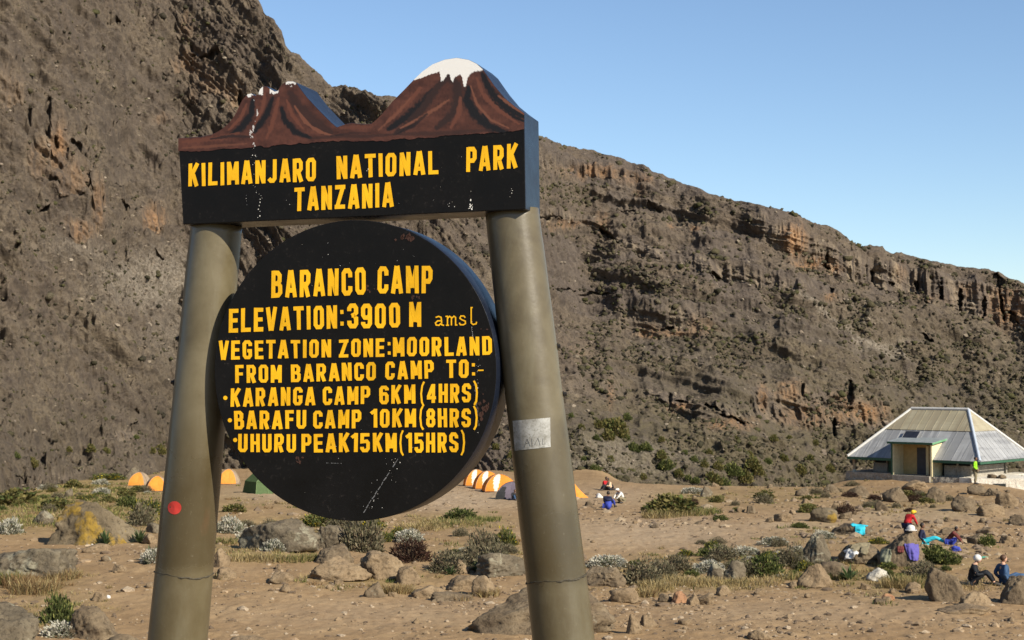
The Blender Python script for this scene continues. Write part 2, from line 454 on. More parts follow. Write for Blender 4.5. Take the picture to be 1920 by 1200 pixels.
for (cx, cy, rx, ry, rot, dep) in SLOT:
    a = math.radians(rot); du, dv = U - cx, Yp - cy
    m_ = (np.abs(du) < rx * 2 + 12) & (np.abs(dv) < rx * 2 + 12 + ry * 2)
    p_, q_ = (du * math.cos(a) + dv * math.sin(a))[m_], (-du * math.sin(a) + dv * math.cos(a))[m_]
    n_ = fbm(np.stack([U[m_] / 7, Yp[m_] / 7, p_ * 0 + cx], 1), 3, 55)
    d = np.sqrt((p_ / rx) ** 2 + (q_ / ry) ** 2) + .35 * n_
    Dd[m_] += dep * (1 - sstep(.6, 1.0, d))
ct, st = math.cos(TH), math.sin(TH)
def mpt(Dh):
    cx_, cy_ = (U - 960) / F, (600 - Yp) / F
    ry_ = ct - cy_ * st; rz_ = st + cy_ * ct
    return np.stack([cx_ / ry_ * Dh, Dh, CAMZ + rz_ / ry_ * Dh], -1)
P = mpt(Dm).reshape(-1, 3)
cf = cliff.ravel(); keep = sstep(0, .04, np.repeat(ss[:, None], len(us), 1).ravel())
Q = P.copy()
ctop = (1 - .5 * np.repeat(sstep(.955, 1.0, ss)[:, None], len(us), 1).ravel())
big = fbm(P / 16.0, 3, 101); mid = ridged(P * np.array([1, 1, .6]) / 4.2, 4, 121); fine = ridged(P / 1.25, 3, 141); grit = fbm(P / .42, 2, 161)
rib = ridged(P * np.array([1, 1, .16]) / 1.7, 3, 181)
# dipping ledges: strata that fall away to the right
wl = 1 - np.repeat(wr.reshape(-1)[:, None], 1, 1)[:, 0]
dip = P[:, 2] + (.22 + .75 * wl) * P[:, 0] + 1.4 * big
ledge = 2 * sstep(-.22, .18, vnoise(np.stack([P[:, 0] / 20, P[:, 1] / 20, dip / 1.7], 1), 201)) - 1
ledge2 = ridged(np.stack([P[:, 0] / 5, P[:, 1] / 5, dip / .75], 1), 2, 221)
far = np.clip(P[:, 1] / 150.0, .6, 1.6)
face = sstep(.02, .3, fbm(np.stack([P[:, 0] / 9, P[:, 1] / 9, dip / 3.2], 1), 3, 261))
face = face * (1 - .7 * wl)
lump = np.maximum(0, vnoise(P / 1.9, 241)) * .9 + np.maximum(0, vnoise(P / .8, 251) - .1) * .55
sm = 1 - .7 * face * (1 - .75 * wl)
out = ((1.0 - .35 * wl) * big + .42 * mid + (.34 * fine + .19 * grit) * sm * (1 - .3 * (1 - wl)) + (cf * .5 + face * .22) * rib * far + .52 * ledge + .42 * ledge2 * (1 - .4 * face) * (1 + .35 * wl) + .5 * lump * sm * (1 - .4 * (1 - wl)) * (1 - .6 * cf)) * ctop
out = out * keep
hor = np.stack([-P[:, 0], -P[:, 1], np.zeros(len(P))], 1); hor /= np.linalg.norm(hor, axis=1)[:, None]
dirv = hor * .7; dirv[:, 2] = .6 * (1 - .85 * cf)
Q += dirv * out[:, None]
Q -= hor * (Dd.ravel() * keep)[:, None]
# the land behind the crest falls away again
Qg = Q.reshape(NR, len(us), 3)
rows = [Qg]
last = Qg[-1]
for dd, dz in ((3, .3), (8, -.6), (20, -5), (50, -20), (120, -70)):
    r_ = last.copy(); hh = hor.reshape(NR, len(us), 3)[-1]
    r_ = r_ - hh * dd; r_[:, 2] += dz
    rows.append(r_[None])
Qall = np.concatenate(rows, 0); NRR = Qall.shape[0]
me = npmesh("mountain", Qall.reshape(-1, 3), grid_faces(NRR, len(us)))
mk = np.zeros((NRR, len(us), 3)); mk2 = np.zeros((NRR, len(us), 3)); mk2[:NR, :, 0] = face.reshape(U.shape)
rust_ = np.zeros_like(U)
for (cx, cy, rx, ry, s_) in [(1110, 328, 70, 16, .9), (1195, 345, 40, 16, .9), (1130, 420, 16, 26, .7), (1060, 425, 60, 8, .8), (1260, 438, 10, 8, .9), (1302, 442, 12, 10, 1.0), (1200, 370, 14, 14, .7), (1490, 455, 26, 34, 1.0), (1520, 494, 44, 12, 1.0), (1560, 505, 20, 10, .9), (1220, 626, 26, 16, 1.0), (1262, 628, 40, 10, .8), (1320, 618, 30, 20, .6), (1370, 800, 60, 16, 1.0), (1270, 765, 30, 8, 1.0), (1430, 745, 10, 24, 1.0),
                             (1480, 735, 30, 18, .8), (1510, 780, 50, 24, .75), (1580, 770, 26, 34, .9), (1630, 775, 40, 20, 1.0), (1890, 585, 40, 50, 1.0), (1820, 545, 24, 14, .6), (1740, 570, 40, 16, .5), (1558, 565, 16, 8, 1.0), (1145, 745, 8, 40, .8), (1085, 665, 40, 30, .35), (1400, 690, 14, 10, .5), (1690, 510, 14, 20, .3),
                             (20, 190, 30, 60, .3), (110, 290, 20, 45, 1.0), (75, 310, 28, 40, .5), (130, 350, 40, 38, .6), (185, 395, 16, 40, .8), (290, 420, 26, 34, .9), (150, 435, 30, 24, .8), (355, 130, 35, 28, .6), (395, 165, 40, 30, .5), (440, 190, 26, 30, .5), (360, 195, 12, 22, .6), (305, 225, 22, 14, .6), (460, 80, 12, 14, .6), (350, 65, 14, 30, .6)]:
    rust_ = np.maximum(rust_, s_ * np.exp(-(((U - cx) / rx) ** 2 + ((Yp - cy) / ry) ** 2) ** 1.5))
mk2[:NR, :, 1] = rust_
mk[:NR, :, 0] = cliff
scr = np.zeros_like(U)
for (cx, cy, rx, ry, s_) in [(290, 540, 110, 60, 1.0), (330, 640, 60, 60, .5), (150, 490, 90, 25, .4), (1140, 870, 130, 40, .55), (1590, 615, 60, 6, .5), (1660, 655, 60, 8, .6), (1250, 870, 90, 30, .3)]:
    scr = np.maximum(scr, s_ * np.exp(-(((U - cx) / rx) ** 2 + ((Yp - cy) / ry) ** 2) ** 1.4))
for (x0, y0, x1, y1, w_) in [(1540, 580, 1605, 632, 3), (1610, 640, 1700, 682, 4), (1500, 560, 1560, 595, 3), (1600, 645, 1690, 662, 3)]:
    t_ = np.clip(((U - x0) * (x1 - x0) + (Yp - y0) * (y1 - y0)) / ((x1 - x0) ** 2 + (y1 - y0) ** 2), 0, 1)
    d_ = np.hypot(U - x0 - t_ * (x1 - x0), Yp - y0 - t_ * (y1 - y0)); scr = np.maximum(scr, np.exp(-(d_ / w_) ** 2))
mk[:NR, :, 1] = scr
veg = .9 * sstep(700, 850, Yp) * sstep(900, 1100, U) + .5 * sstep(520, 700, Yp) * sstep(1000, 1300, U) + .25 * sstep(560, 860, Yp) * (U < 500)
mk[:NR, :, 2] = np.clip(veg, 0, 1)
set_color(me, "mask", mk.reshape(-1, 3)); set_color(me, "mask2", mk2.reshape(-1, 3))
mm = NT("mountain_rock"); p = mm.pos()
att = mm.n("Attribute", _attribute_name="mask"); sep = mm.n("SeparateColor", i0=att.outputs["Color"])
dp = mm.n("Mapping", i0=mm.n("NewGeometry").outputs["Position"], Rotation=(0, Rd(28), 0), Scale=(.3, .6, 1.3)).outputs[0]
n1 = mm.noise(p, .13, 7, .62, .4); n2 = mm.noise(p, .9, 7, .7, .2); n3 = mm.noise(p, 3.6, 5, .72); n4 = mm.noise(mm.pos((1, 1, .22)), .7, 6, .65, .4); n5 = mm.noise(mm.pos((1, 1, .12)), 1.6, 5, .7)
n6 = mm.noise(dp, 1.0, 7, .7, .3)
c = mm.ramp(n1, [(.3, (0.0874, 0.0665, 0.0503)), (.5, (0.1102, 0.0855, 0.0627)), (.7, (0.1406, 0.1102, 0.0779))])
c = mm.mix(mm.ramp(n6, [(.38, .6), (.5, 0.0)]), c, (0.0570, 0.0456, 0.0370))
c = mm.mix(mm.ramp(n6, [(.56, 0.0), (.7, .5)]), c, (0.1757, 0.1377, 0.0950))
c = mm.mix(mm.ramp(n2, [(.38, .7), (.5, 0.0)]), c, (0.0570, 0.0446, 0.0361))
c = mm.mix(mm.ramp(n2, [(.55, 0.0), (.7, .5)]), c, (0.1710, 0.1349, 0.0931))
n7 = mm.noise(mm.n("Mapping", i0=mm.n("NewGeometry").outputs["Position"], Rotation=(0, Rd(24), 0), Scale=(0.0475, 0.0855, 0.1520)).outputs[0], 1.0, 5, .6, .5)
at2 = mm.n('Attribute', _attribute_name='mask2'); sp2 = mm.n('SeparateColor', i0=at2.outputs['Color'])
c = mm.mix(mm.math('MULTIPLY', sp2.outputs[0], .75), c, mm.ramp(n5, [(.35, (0.0589, 0.0475, 0.0418)), (.5, (0.0902, 0.0722, 0.0599)), (.68, (0.1235, 0.0988, 0.0779))]))
# shrubs and dry moor grass
c = mm.mix(mm.math('MULTIPLY', sep.outputs[2], mm.ramp(n2, [(.38, .2), (.55, .75)])), c, (0.0855, 0.0712, 0.0399))
c = mm.mix(mm.ramp(n3, [(.3, .75), (.46, 0.0)]), c, (0.0522, 0.0446, 0.0304))
c = mm.mix(mm.math('MULTIPLY', mm.ramp(n3, [(.57, 0.0), (.74, .4)]), mm.math('SUBTRACT', 1.0, sp2.outputs[0])), c, (0.1900, 0.1568, 0.1092))
# scree and pale gravel
c = mm.mix(mm.math('MULTIPLY', sep.outputs[1], mm.ramp(n3, [(.4, .15), (.6, 1.0)])), c, (0.2280, 0.1947, 0.1520))
# weathered cliff faces: tan and rust with dark vertical streaks
grey = mm.ramp(n4, [(.34, (0.0808, 0.0646, 0.0532)), (.5, (0.1425, 0.1121, 0.0836)), (.66, (0.2470, 0.1947, 0.1330))])
rust = mm.ramp(n4, [(.34, (0.1235, 0.0855, 0.0589)), (.47, (0.2090, 0.1283, 0.0712)), (.56, (0.2565, 0.1377, 0.0665)), (.68, (0.3135, 0.2090, 0.1235))])
rust = mm.mix(sp2.outputs[1], grey, rust)
rust = mm.mix(mm.ramp(n5, [(.36, .85), (.52, 0.0)]), rust, (0.0522, 0.0427, 0.0380))
k = mm.math('MAXIMUM', mm.math('MULTIPLY', sep.outputs[0], mm.ramp(n1, [(.33, .35), (.5, .95)])), mm.math('MULTIPLY', sp2.outputs[1], mm.ramp(n2, [(.38, 0.0), (.5, .85)])))
c = mm.mix(k, c, rust)
dv_ = mm.n("Mapping", i0=mm.n("NewGeometry").outputs["Position"], Rotation=(0, Rd(30), 0), Scale=(.55, .7, 1.5)).outputs[0]
dw = mm.n("VectorMath", _operation='ADD', i0=dv_, i1=mm.n("VectorMath", _operation='SCALE', i0=mm.n("TexNoise", Vector=dv_, Scale=1.3, Detail=4).outputs["Color"], Scale=1.4).outputs[0]).outputs[0]
vc = mm.n("TexVoronoi", _feature='DISTANCE_TO_EDGE', Vector=dw, Scale=.8).outputs["Distance"]
crack = mm.math('MULTIPLY', mm.ramp(vc, [(.0, 1.0), (.045, 0.0)]), mm.ramp(n1, [(.4, .2), (.58, .9)]))
c = mm.mix(mm.math('MULTIPLY', crack, .55), c, (.035, .028, .023))
mm.set("Base Color", c); mm.set("Roughness", .97); mm.set("Specular IOR Level", .12)
a = mm.bump(crack, -.8, .25); a = mm.bump(n2, .9, .35, a); mm.bump(n3, 1.0, .16, a)
mountain = link("mountain", me, mm.m); tag(mountain, "brown rocky mountainside with rust coloured cliff bands behind the camp", "mountain", kind="structure")
MP = Qg  # sampled surface, rows from foot to crest

# low shrubs and loose stones that nobody could count, all over the slope
def ico(sub):
    bm = bmesh.new(); bmesh.ops.create_icosphere(bm, subdivisions=sub, radius=1.0)
    V = np.array([v.co[:] for v in bm.verts]); Fc = np.array([[v.index for v in f.verts] for f in bm.faces]); bm.free(); return V, Fc
ICO1, ICO2 = ico(1), ico(2)
def scatter(name, pts, sizes, cols, mat, squash=.75, rough=.45, base=ICO1, seed=1, facet=False):
    V0, F0 = base; n, k = len(pts), len(V0); g = np.random.default_rng(seed)
    rr = 1 + rough * g.uniform(-1, 1, (n, k))
    a = g.uniform(0, 2 * np.pi, n); ca, sa = np.cos(a)[:, None], np.sin(a)[:, None]
    st_ = g.uniform(.7, 1.35, (n, 1))
    X = V0[None, :, 0] * rr * st_; Y = V0[None, :, 1] * rr; Z = V0[None, :, 2] * rr * squash
    V = np.stack([X * ca - Y * sa, X * sa + Y * ca, Z], -1) * sizes[:, None, None] + pts[:, None, :]
    Fs = (F0[None] + (np.arange(n) * k)[:, None, None]).reshape(-1, 3)
    me = npmesh(name, V.reshape(-1, 3), Fs, not facet)
    cc = np.repeat(cols[:, None, :], k, 1) * (1 + .15 * g.uniform(-1, 1, (n, k, 1)))
    set_color(me, "tint", cc.reshape(-1, 3))
    return link(name, me, mat)
tm = NT("tinted_leaf_clump"); a = tm.n("Attribute", _attribute_name="tint"); nz_ = tm.noise(tm.pos(), 9, 4, .7)
tm.set("Base Color", tm.mix(tm.ramp(nz_, [(.35, .7), (.55, 0.0)]), a.outputs["Color"], (.02, .02, .012))); tm.set("Roughness", .95); tm.set("Specular IOR Level", .1); tm.bump(nz_, 1.0, .12)
ts = NT("tinted_stone"); a = ts.n("Attribute", _attribute_name="tint"); nz_ = ts.noise(ts.pos(), 14, 5, .7)
ts.set("Base Color", ts.mix(ts.ramp(nz_, [(.35, .6), (.6, 0.0)]), a.outputs["Color"], (.12, .09, .065))); ts.set("Roughness", .95); ts.set("Specular IOR Level", .15); ts.bump(nz_, .7, .03)
g = np.random.default_rng(4)
vis = np.argwhere((U > -60) & (U < 1980) & (ss[:, None] > .03) & (ss[:, None] < .995))
dens = (.18 + .6 * wr + .35 * np.clip(veg, 0, 1)) * (1 - .8 * cliff) * (1 - .75 * face.reshape(U.shape)) * (.2 + sstep(-.15, .35, fbm(np.stack([U.ravel() / 70, Yp.ravel() / 45, U.ravel() * 0 + 3], 1), 4, 66).reshape(U.shape)))
w_ = dens[vis[:, 0], vis[:, 1]]; pick = vis[g.choice(len(vis), 12000, replace=False, p=w_ / w_.sum())]
pts = MP[pick[:, 0], pick[:, 1]]
sz = np.minimum(.42, g.lognormal(-2.05, .45, len(pts))) * np.clip(pts[:, 1] / 150, .6, 1.4)
pal = np.array([(.045, .04, .024), (.062, .053, .03), (.08, .068, .038), (.066, .062, .027), (.11, .092, .06), (.04, .034, .024)])
cols = pal[g.integers(0, len(pal), len(pts))]
tag(scatter("hillside_shrubs", pts + np.array([0, 0, .05]), sz, cols, tm.m, .8, .5, ICO1, 5), "low dark shrubs and moor plants dotted over the mountainside", "shrubs", kind="stuff")
w_ = (.25 + 1.5 * scr + .3 * cliff)[vis[:, 0], vis[:, 1]]; pick = vis[g.choice(len(vis), 2600, replace=False, p=w_ / w_.sum())]
pts = MP[pick[:, 0], pick[:, 1]]; sz = np.minimum(.3, g.lognormal(-2.3, .5, len(pts))) * np.clip(pts[:, 1] / 150, .6, 1.4)
pal = np.array([(.17, .135, .1), (.2, .165, .12), (.13, .105, .08), (.24, .2, .15), (.11, .088, .07)])
tag(scatter("hillside_stones", pts, sz, pal[g.integers(0, len(pal), len(pts))], ts.m, .7, .35, ICO1, 6, True), "loose stones and rubble lying on the mountainside", "stones", kind="stuff")
# ------------------------------------------------------------------ the sign
YAW = Rd(15.5)
EX = Vector((math.cos(YAW), -math.sin(YAW), 0)); NRM = Vector((-math.sin(YAW), -math.cos(YAW), 0)); EZ = Vector((0, 0, 1))
SO = at(667, 694, 8.0)
THK = .28
def sp(px, py, off=0.0):
    r = ray(px, py); o = SO + NRM * off
    return CAM + r * ((o - CAM).dot(NRM) / r.dot(NRM))

def paint(name, col, rough=.4, wear=None, wear_amt=.55, spec=.5):
    m = NT(name); p = m.pos()
    n1 = m.noise(p, 5, 7, .65); n2 = m.noise(p, 45, 5, .7); n3 = m.noise(m.pos((3, 3, .6)), 18, 5, .7, .3)
    c = m.ramp(n1, [(.3, tuple(v * .8 for v in col)), (.7, tuple(min(1, v * 1.2) for v in col))])
    if wear:
        c = m.mix(m.math('MULTIPLY', m.ramp(n2, [(.58, 0.0), (.7, wear_amt)]), m.ramp(n1, [(.45, .1), (.62, 1.0)])), c, wear)
        c = m.mix(m.ramp(n3, [(.66, 0.0), (.76, wear_amt * .5)]), c, wear)
    m.set("Base Color", c); m.set("Roughness", m.ramp(n1, [(.3, rough * .75), (.7, rough * 1.35)])); m.set("Specular IOR Level", spec)
    m.bump(n2, .25, .003)
    return m.m
M_BLACK = paint("sign_black_paint", (.0065, .006, .0056), .36, (.05, .042, .036), .5, .12)
M_NAVY = paint("sign_navy_paint", (.008, .011, .02), .32, (.1, .12, .16), .4, .28)
M_YEL = paint("sign_yellow_paint", (.76, .40, .006), .5, (.5, .3, .02), .35, .3)
M_WHITE = paint("sign_white_paint", (.72, .69, .62), .6, (.5, .44, .36), .4, .3)
M_RUST = paint("sign_rust_spot", (.05, .024, .017), .8, (.03, .02, .02), .5, .2)

sign = empty("park_sign", Vector((SO.x, SO.y, tz(SO.x, SO.y))))
tag(sign, "tall black national park sign with yellow lettering and painted mountains on two leaning round posts", "sign")
def wlink(mb, name, mats, parent, smooth=False):
    """mesh given in world coordinates under a parent that has a location"""
    o = mb.build(name, mats, parent, smooth)
    q = parent; off = Vector((0, 0, 0))
    while q is not None: off += q.location; q = q.parent
    o.data.transform(Matrix.Translation(-off)); return o

# header board: outline traced on the sign's own plane, then given thickness
def z1(x, y): return (320 + x / 2.6667, 90 + y / 2.6667)
TOPZ = [(38, 450), (150, 443), (205, 431), (230, 420), (262, 400), (290, 375), (312, 348), (330, 318), (345, 285), (358, 258), (385, 230), (403, 226), (420, 237), (436, 232), (447, 204), (460, 192), (478, 190), (498, 204), (520, 217), (535, 214), (548, 192), (562, 176), (585, 166), (612, 166), (628, 174), (642, 195), (680, 245), (740, 310),
        (800, 370), (830, 396), (870, 381), (905, 373), (960, 381), (1005, 377), (1032, 354), (1060, 325), (1110, 265), (1170, 205), (1215, 158), (1260, 115), (1310, 80), (1370, 57), (1430, 48), (1490, 58),
        (1530, 78), (1560, 105), (1590, 148), (1620, 190), (1670, 250), (1720, 291), (1768, 325)]
TOP = [z1(*q) for q in TOPZ]
outl = TOP + [(985.6, 392.5), (343.2, 421)]
mb = MB(); n = len(outl)
V = [sp(x, y) for x, y in outl]; Vb = [v - NRM * THK for v in V]
mb.add(V + Vb, [tuple(range(n - 1, -1, -1))], 0)
mb.f.append(tuple(range(n, 2 * n))); mb.m.append(1)
for i in range(n): mb.f.append((i, (i + 1) % n, n + (i + 1) % n, n + i)); mb.m.append(1)
header = wlink(mb, "header_board", [M_BLACK, M_NAVY], sign)
bm = bmesh.new(); bm.from_mesh(header.data); bmesh.ops.recalc_face_normals(bm, faces=bm.faces); bm.to_mesh(header.data); bm.free()
bv = header.modifiers.new("bevel", 'BEVEL'); bv.width = .004; bv.segments = 2; bv.limit_method = 'ANGLE'; bv.angle_limit = Rd(50)

# painted mountains: a thin skin of paint on the front face, brush strokes as colour per vertex
BOTZ = [(38, 516), (150, 511), (250, 505), (450, 494), (600, 484), (700, 474), (850, 464), (1000, 468), (1100, 462), (1250, 452), (1400, 441), (1600, 427), (1768, 408)]
tx = np.array([a for a, b in TOPZ], float); ty = np.array([b for a, b in TOPZ], float)
xs = np.unique(np.concatenate([tx, np.linspace(40, 1766, 560)]))
yt = np.interp(xs, tx, ty) + 1.5; yb = np.interp(xs, [a for a, b in BOTZ], [b for a, b in BOTZ])
yb += fbm(np.stack([xs / 40, xs * 0, xs * 0], 1), 3, 4) * 5
NB = 90; tt = np.linspace(0, 1, NB)
GX = np.repeat(xs[None], NB, 0); GY = yt[None] + (yb - yt)[None] * tt[:, None]
gx_, gy_ = GX.ravel(), GY.ravel()
nn = fbm(np.stack([gx_ / 60, gy_ / 30, gx_ * 0], 1), 5, 12); nf = fbm(np.stack([gx_ / 9, gy_ / 14, gx_ * 0], 1), 3, 14)
colr = np.array([.115, .033, .016])[None] * (1 + .3 * nn + .15 * nf)[:, None]
def brush(pts, w, col, a=1.0):
    global colr
    d = np.full(len(gx_), 1e9); tl = np.zeros(len(gx_)); L = len(pts) - 1
    for i in range(L):
        (x0, y0), (x1, y1) = pts[i], pts[i + 1]
        t_ = np.clip(((gx_ - x0) * (x1 - x0) + (gy_ - y0) * (y1 - y0)) / ((x1 - x0) ** 2 + (y1 - y0) ** 2 + 1e-6), 0, 1)
        dd = np.hypot(gx_ - x0 - t_ * (x1 - x0), gy_ - y0 - t_ * (y1 - y0)); k = dd < d
        d = np.where(k, dd, d); tl = np.where(k, (i + t_) / L, tl)
    ww = w * (.35 + .65 * np.sin(np.pi * np.clip(tl * .85 + .1, 0, 1))) * (1 + .35 * nf)
    k = a * (1 - sstep(.45, 1.1, d / ww))
    colr = colr * (1 - k[:, None]) + np.array(col)[None] * k[:, None]
DK, RB, HI, MD = (.011, .008, .008), (.19, .052, .022), (.24, .075, .032), (.045, .018, .012)
for s_ in [([(1310, 210), (1270, 270), (1190, 340), (1090, 405)], 30, DK), ([(1400, 130), (1330, 200), (1270, 290), (1200, 370), (1120, 430)], 26, MD), ([(1380, 130), (1430, 180), (1440, 260), (1410, 330), (1330, 400)], 34, MD),
           ([(1490, 200), (1480, 260), (1520, 330), (1590, 390), (1680, 425)], 32, DK), ([(1560, 130), (1600, 220), (1680, 300), (1765, 345)], 26, DK), ([(1600, 250), (1660, 320), (1765, 365)], 14, DK), ([(1250, 200), (1180, 280), (1080, 370)], 16, RB),
           ([(1390, 260), (1330, 300), (1250, 350), (1150, 400)], 11, HI), ([(1450, 250), (1440, 330), (1400, 400)], 15, RB), ([(1530, 150), (1560, 230), (1640, 310), (1740, 380)], 15, RB), ([(1500, 190), (1530, 280), (1600, 360), (1690, 400)], 8, HI), ([(1640, 240), (1765, 330)], 10, HI),
           ([(1150, 430), (1400, 425), (1600, 410)], 16, MD, .7), ([(1040, 410), (1130, 330), (1200, 250)], 9, HI, .7), ([(1280, 330), (1210, 390), (1130, 430)], 12, DK, .8), ([(1560, 330), (1600, 390), (1650, 415)], 10, DK),
           ([(410, 260), (405, 330), (350, 400), (290, 440)], 24, DK), ([(510, 250), (480, 330), (440, 390), (420, 420)], 22, DK), ([(555, 300), (570, 360), (620, 420), (700, 450)], 22, DK), ([(600, 230), (640, 300), (720, 370), (800, 420)], 40, MD, .8), ([(470, 230), (460, 300), (420, 380)], 14, RB),
           ([(540, 250), (520, 330), (500, 400), (480, 450)], 15, RB), ([(620, 290), (670, 370), (740, 420), (820, 440)], 9, HI), ([(640, 320), (700, 390), (780, 430)], 7, HI), ([(580, 260), (610, 340), (660, 400)], 12, RB), ([(380, 280), (350, 350), (290, 410)], 12, RB), ([(60, 470), (250, 450), (340, 425)], 16, RB, .8), ([(60, 500), (200, 492), (380, 478)], 9, HI, .6),
           ([(200, 455), (300, 440), (400, 445)], 10, MD), ([(700, 452), (850, 440), (1000, 440), (1150, 430)], 12, MD, .7), ([(850, 400), (1000, 395)], 14, RB, .6), ([(800, 440), (900, 425), (1000, 425)], 8, DK, .5)]:
    brush(*s_)
# snow: an upper cap with drips on the big peak, flecks on the small ones
SN = np.interp(gx_, [1215, 1222, 1345, 1352, 1360, 1385, 1395, 1402, 1410, 1420, 1432, 1448, 1458, 1465, 1475, 1485, 1500, 1520, 1545, 1560], [158, 158, 118, 165, 168, 128, 130, 165, 168, 150, 138, 135, 150, 190, 193, 150, 128, 116, 116, 108])
k = ((gx_ > 1213) & (gx_ < 1562) & (gy_ < SN + nf * 3)).astype(float)
for (x0, x1, yy) in [(575, 628, 184), (495, 538, 218 + 14), (440, 462, 232), (380, 412, 246)]:
    k = np.maximum(k, ((gx_ > x0) & (gx_ < x1) & (gy_ < yy + nf * 10 - 12 * np.abs((gx_ - x0) / (x1 - x0) - .5))).astype(float))
spk = (np.abs(gx_ - 420 - 18 * np.sin(gy_ / 40)) < 9) & (nf > .45)
k = np.maximum(k, spk * .7)
colr = colr * (1 - k[:, None]) + np.array([.75, .72, .66])[None] * k[:, None]
PV = np.array([sp(*z1(a, b), .0025) for a, b in zip(gx_, gy_)])
colr = colr * .5 + .11 * colr.mean(1, keepdims=True) + k[:, None] * .2
me = npmesh("mountain_painting", PV - np.array(sign.location), grid_faces(NB, len(xs)))
set_color(me, "paint", colr)
m = NT("sign_picture_paint"); a = m.n("Attribute", _attribute_name="paint"); m.set("Base Color", a.outputs["Color"]); m.set("Roughness", .5); m.set("Specular IOR Level", .35)
m.bump(m.noise(m.pos(), 60, 4), .2, .002)
link("mountain_painting", me, m.m, header)

# round board
DR = .752
mb = MB(); N = 128
cen = sp(660, 694)
circ = [cen + EX * DR * math.cos(2 * math.pi * i / N) + EZ * DR * math.sin(2 * math.pi * i / N) for i in range(N)]
V = circ + [v - NRM * .24 for v in circ]
mb.add(V, [tuple(range(N - 1, -1, -1))], 0)
mb.f.append(tuple(range(N, 2 * N))); mb.m.append(0)
for i in range(N): mb.f.append((i, (i + 1) % N, N + (i + 1) % N, N + i)); mb.m.append(1)
disc = wlink(mb, "round_board", [M_BLACK, M_NAVY], sign)
bm = bmesh.new(); bm.from_mesh(disc.data); bmesh.ops.recalc_face_normals(bm, faces=bm.faces)
for f in bm.faces: f.smooth = len(f.verts) == 4
bm.to_mesh(disc.data); bm.free()
bv = disc.modifiers.new("bevel", 'BEVEL'); bv.width = .003; bv.segments = 2; bv.limit_method = 'ANGLE'; bv.angle_limit = Rd(50)

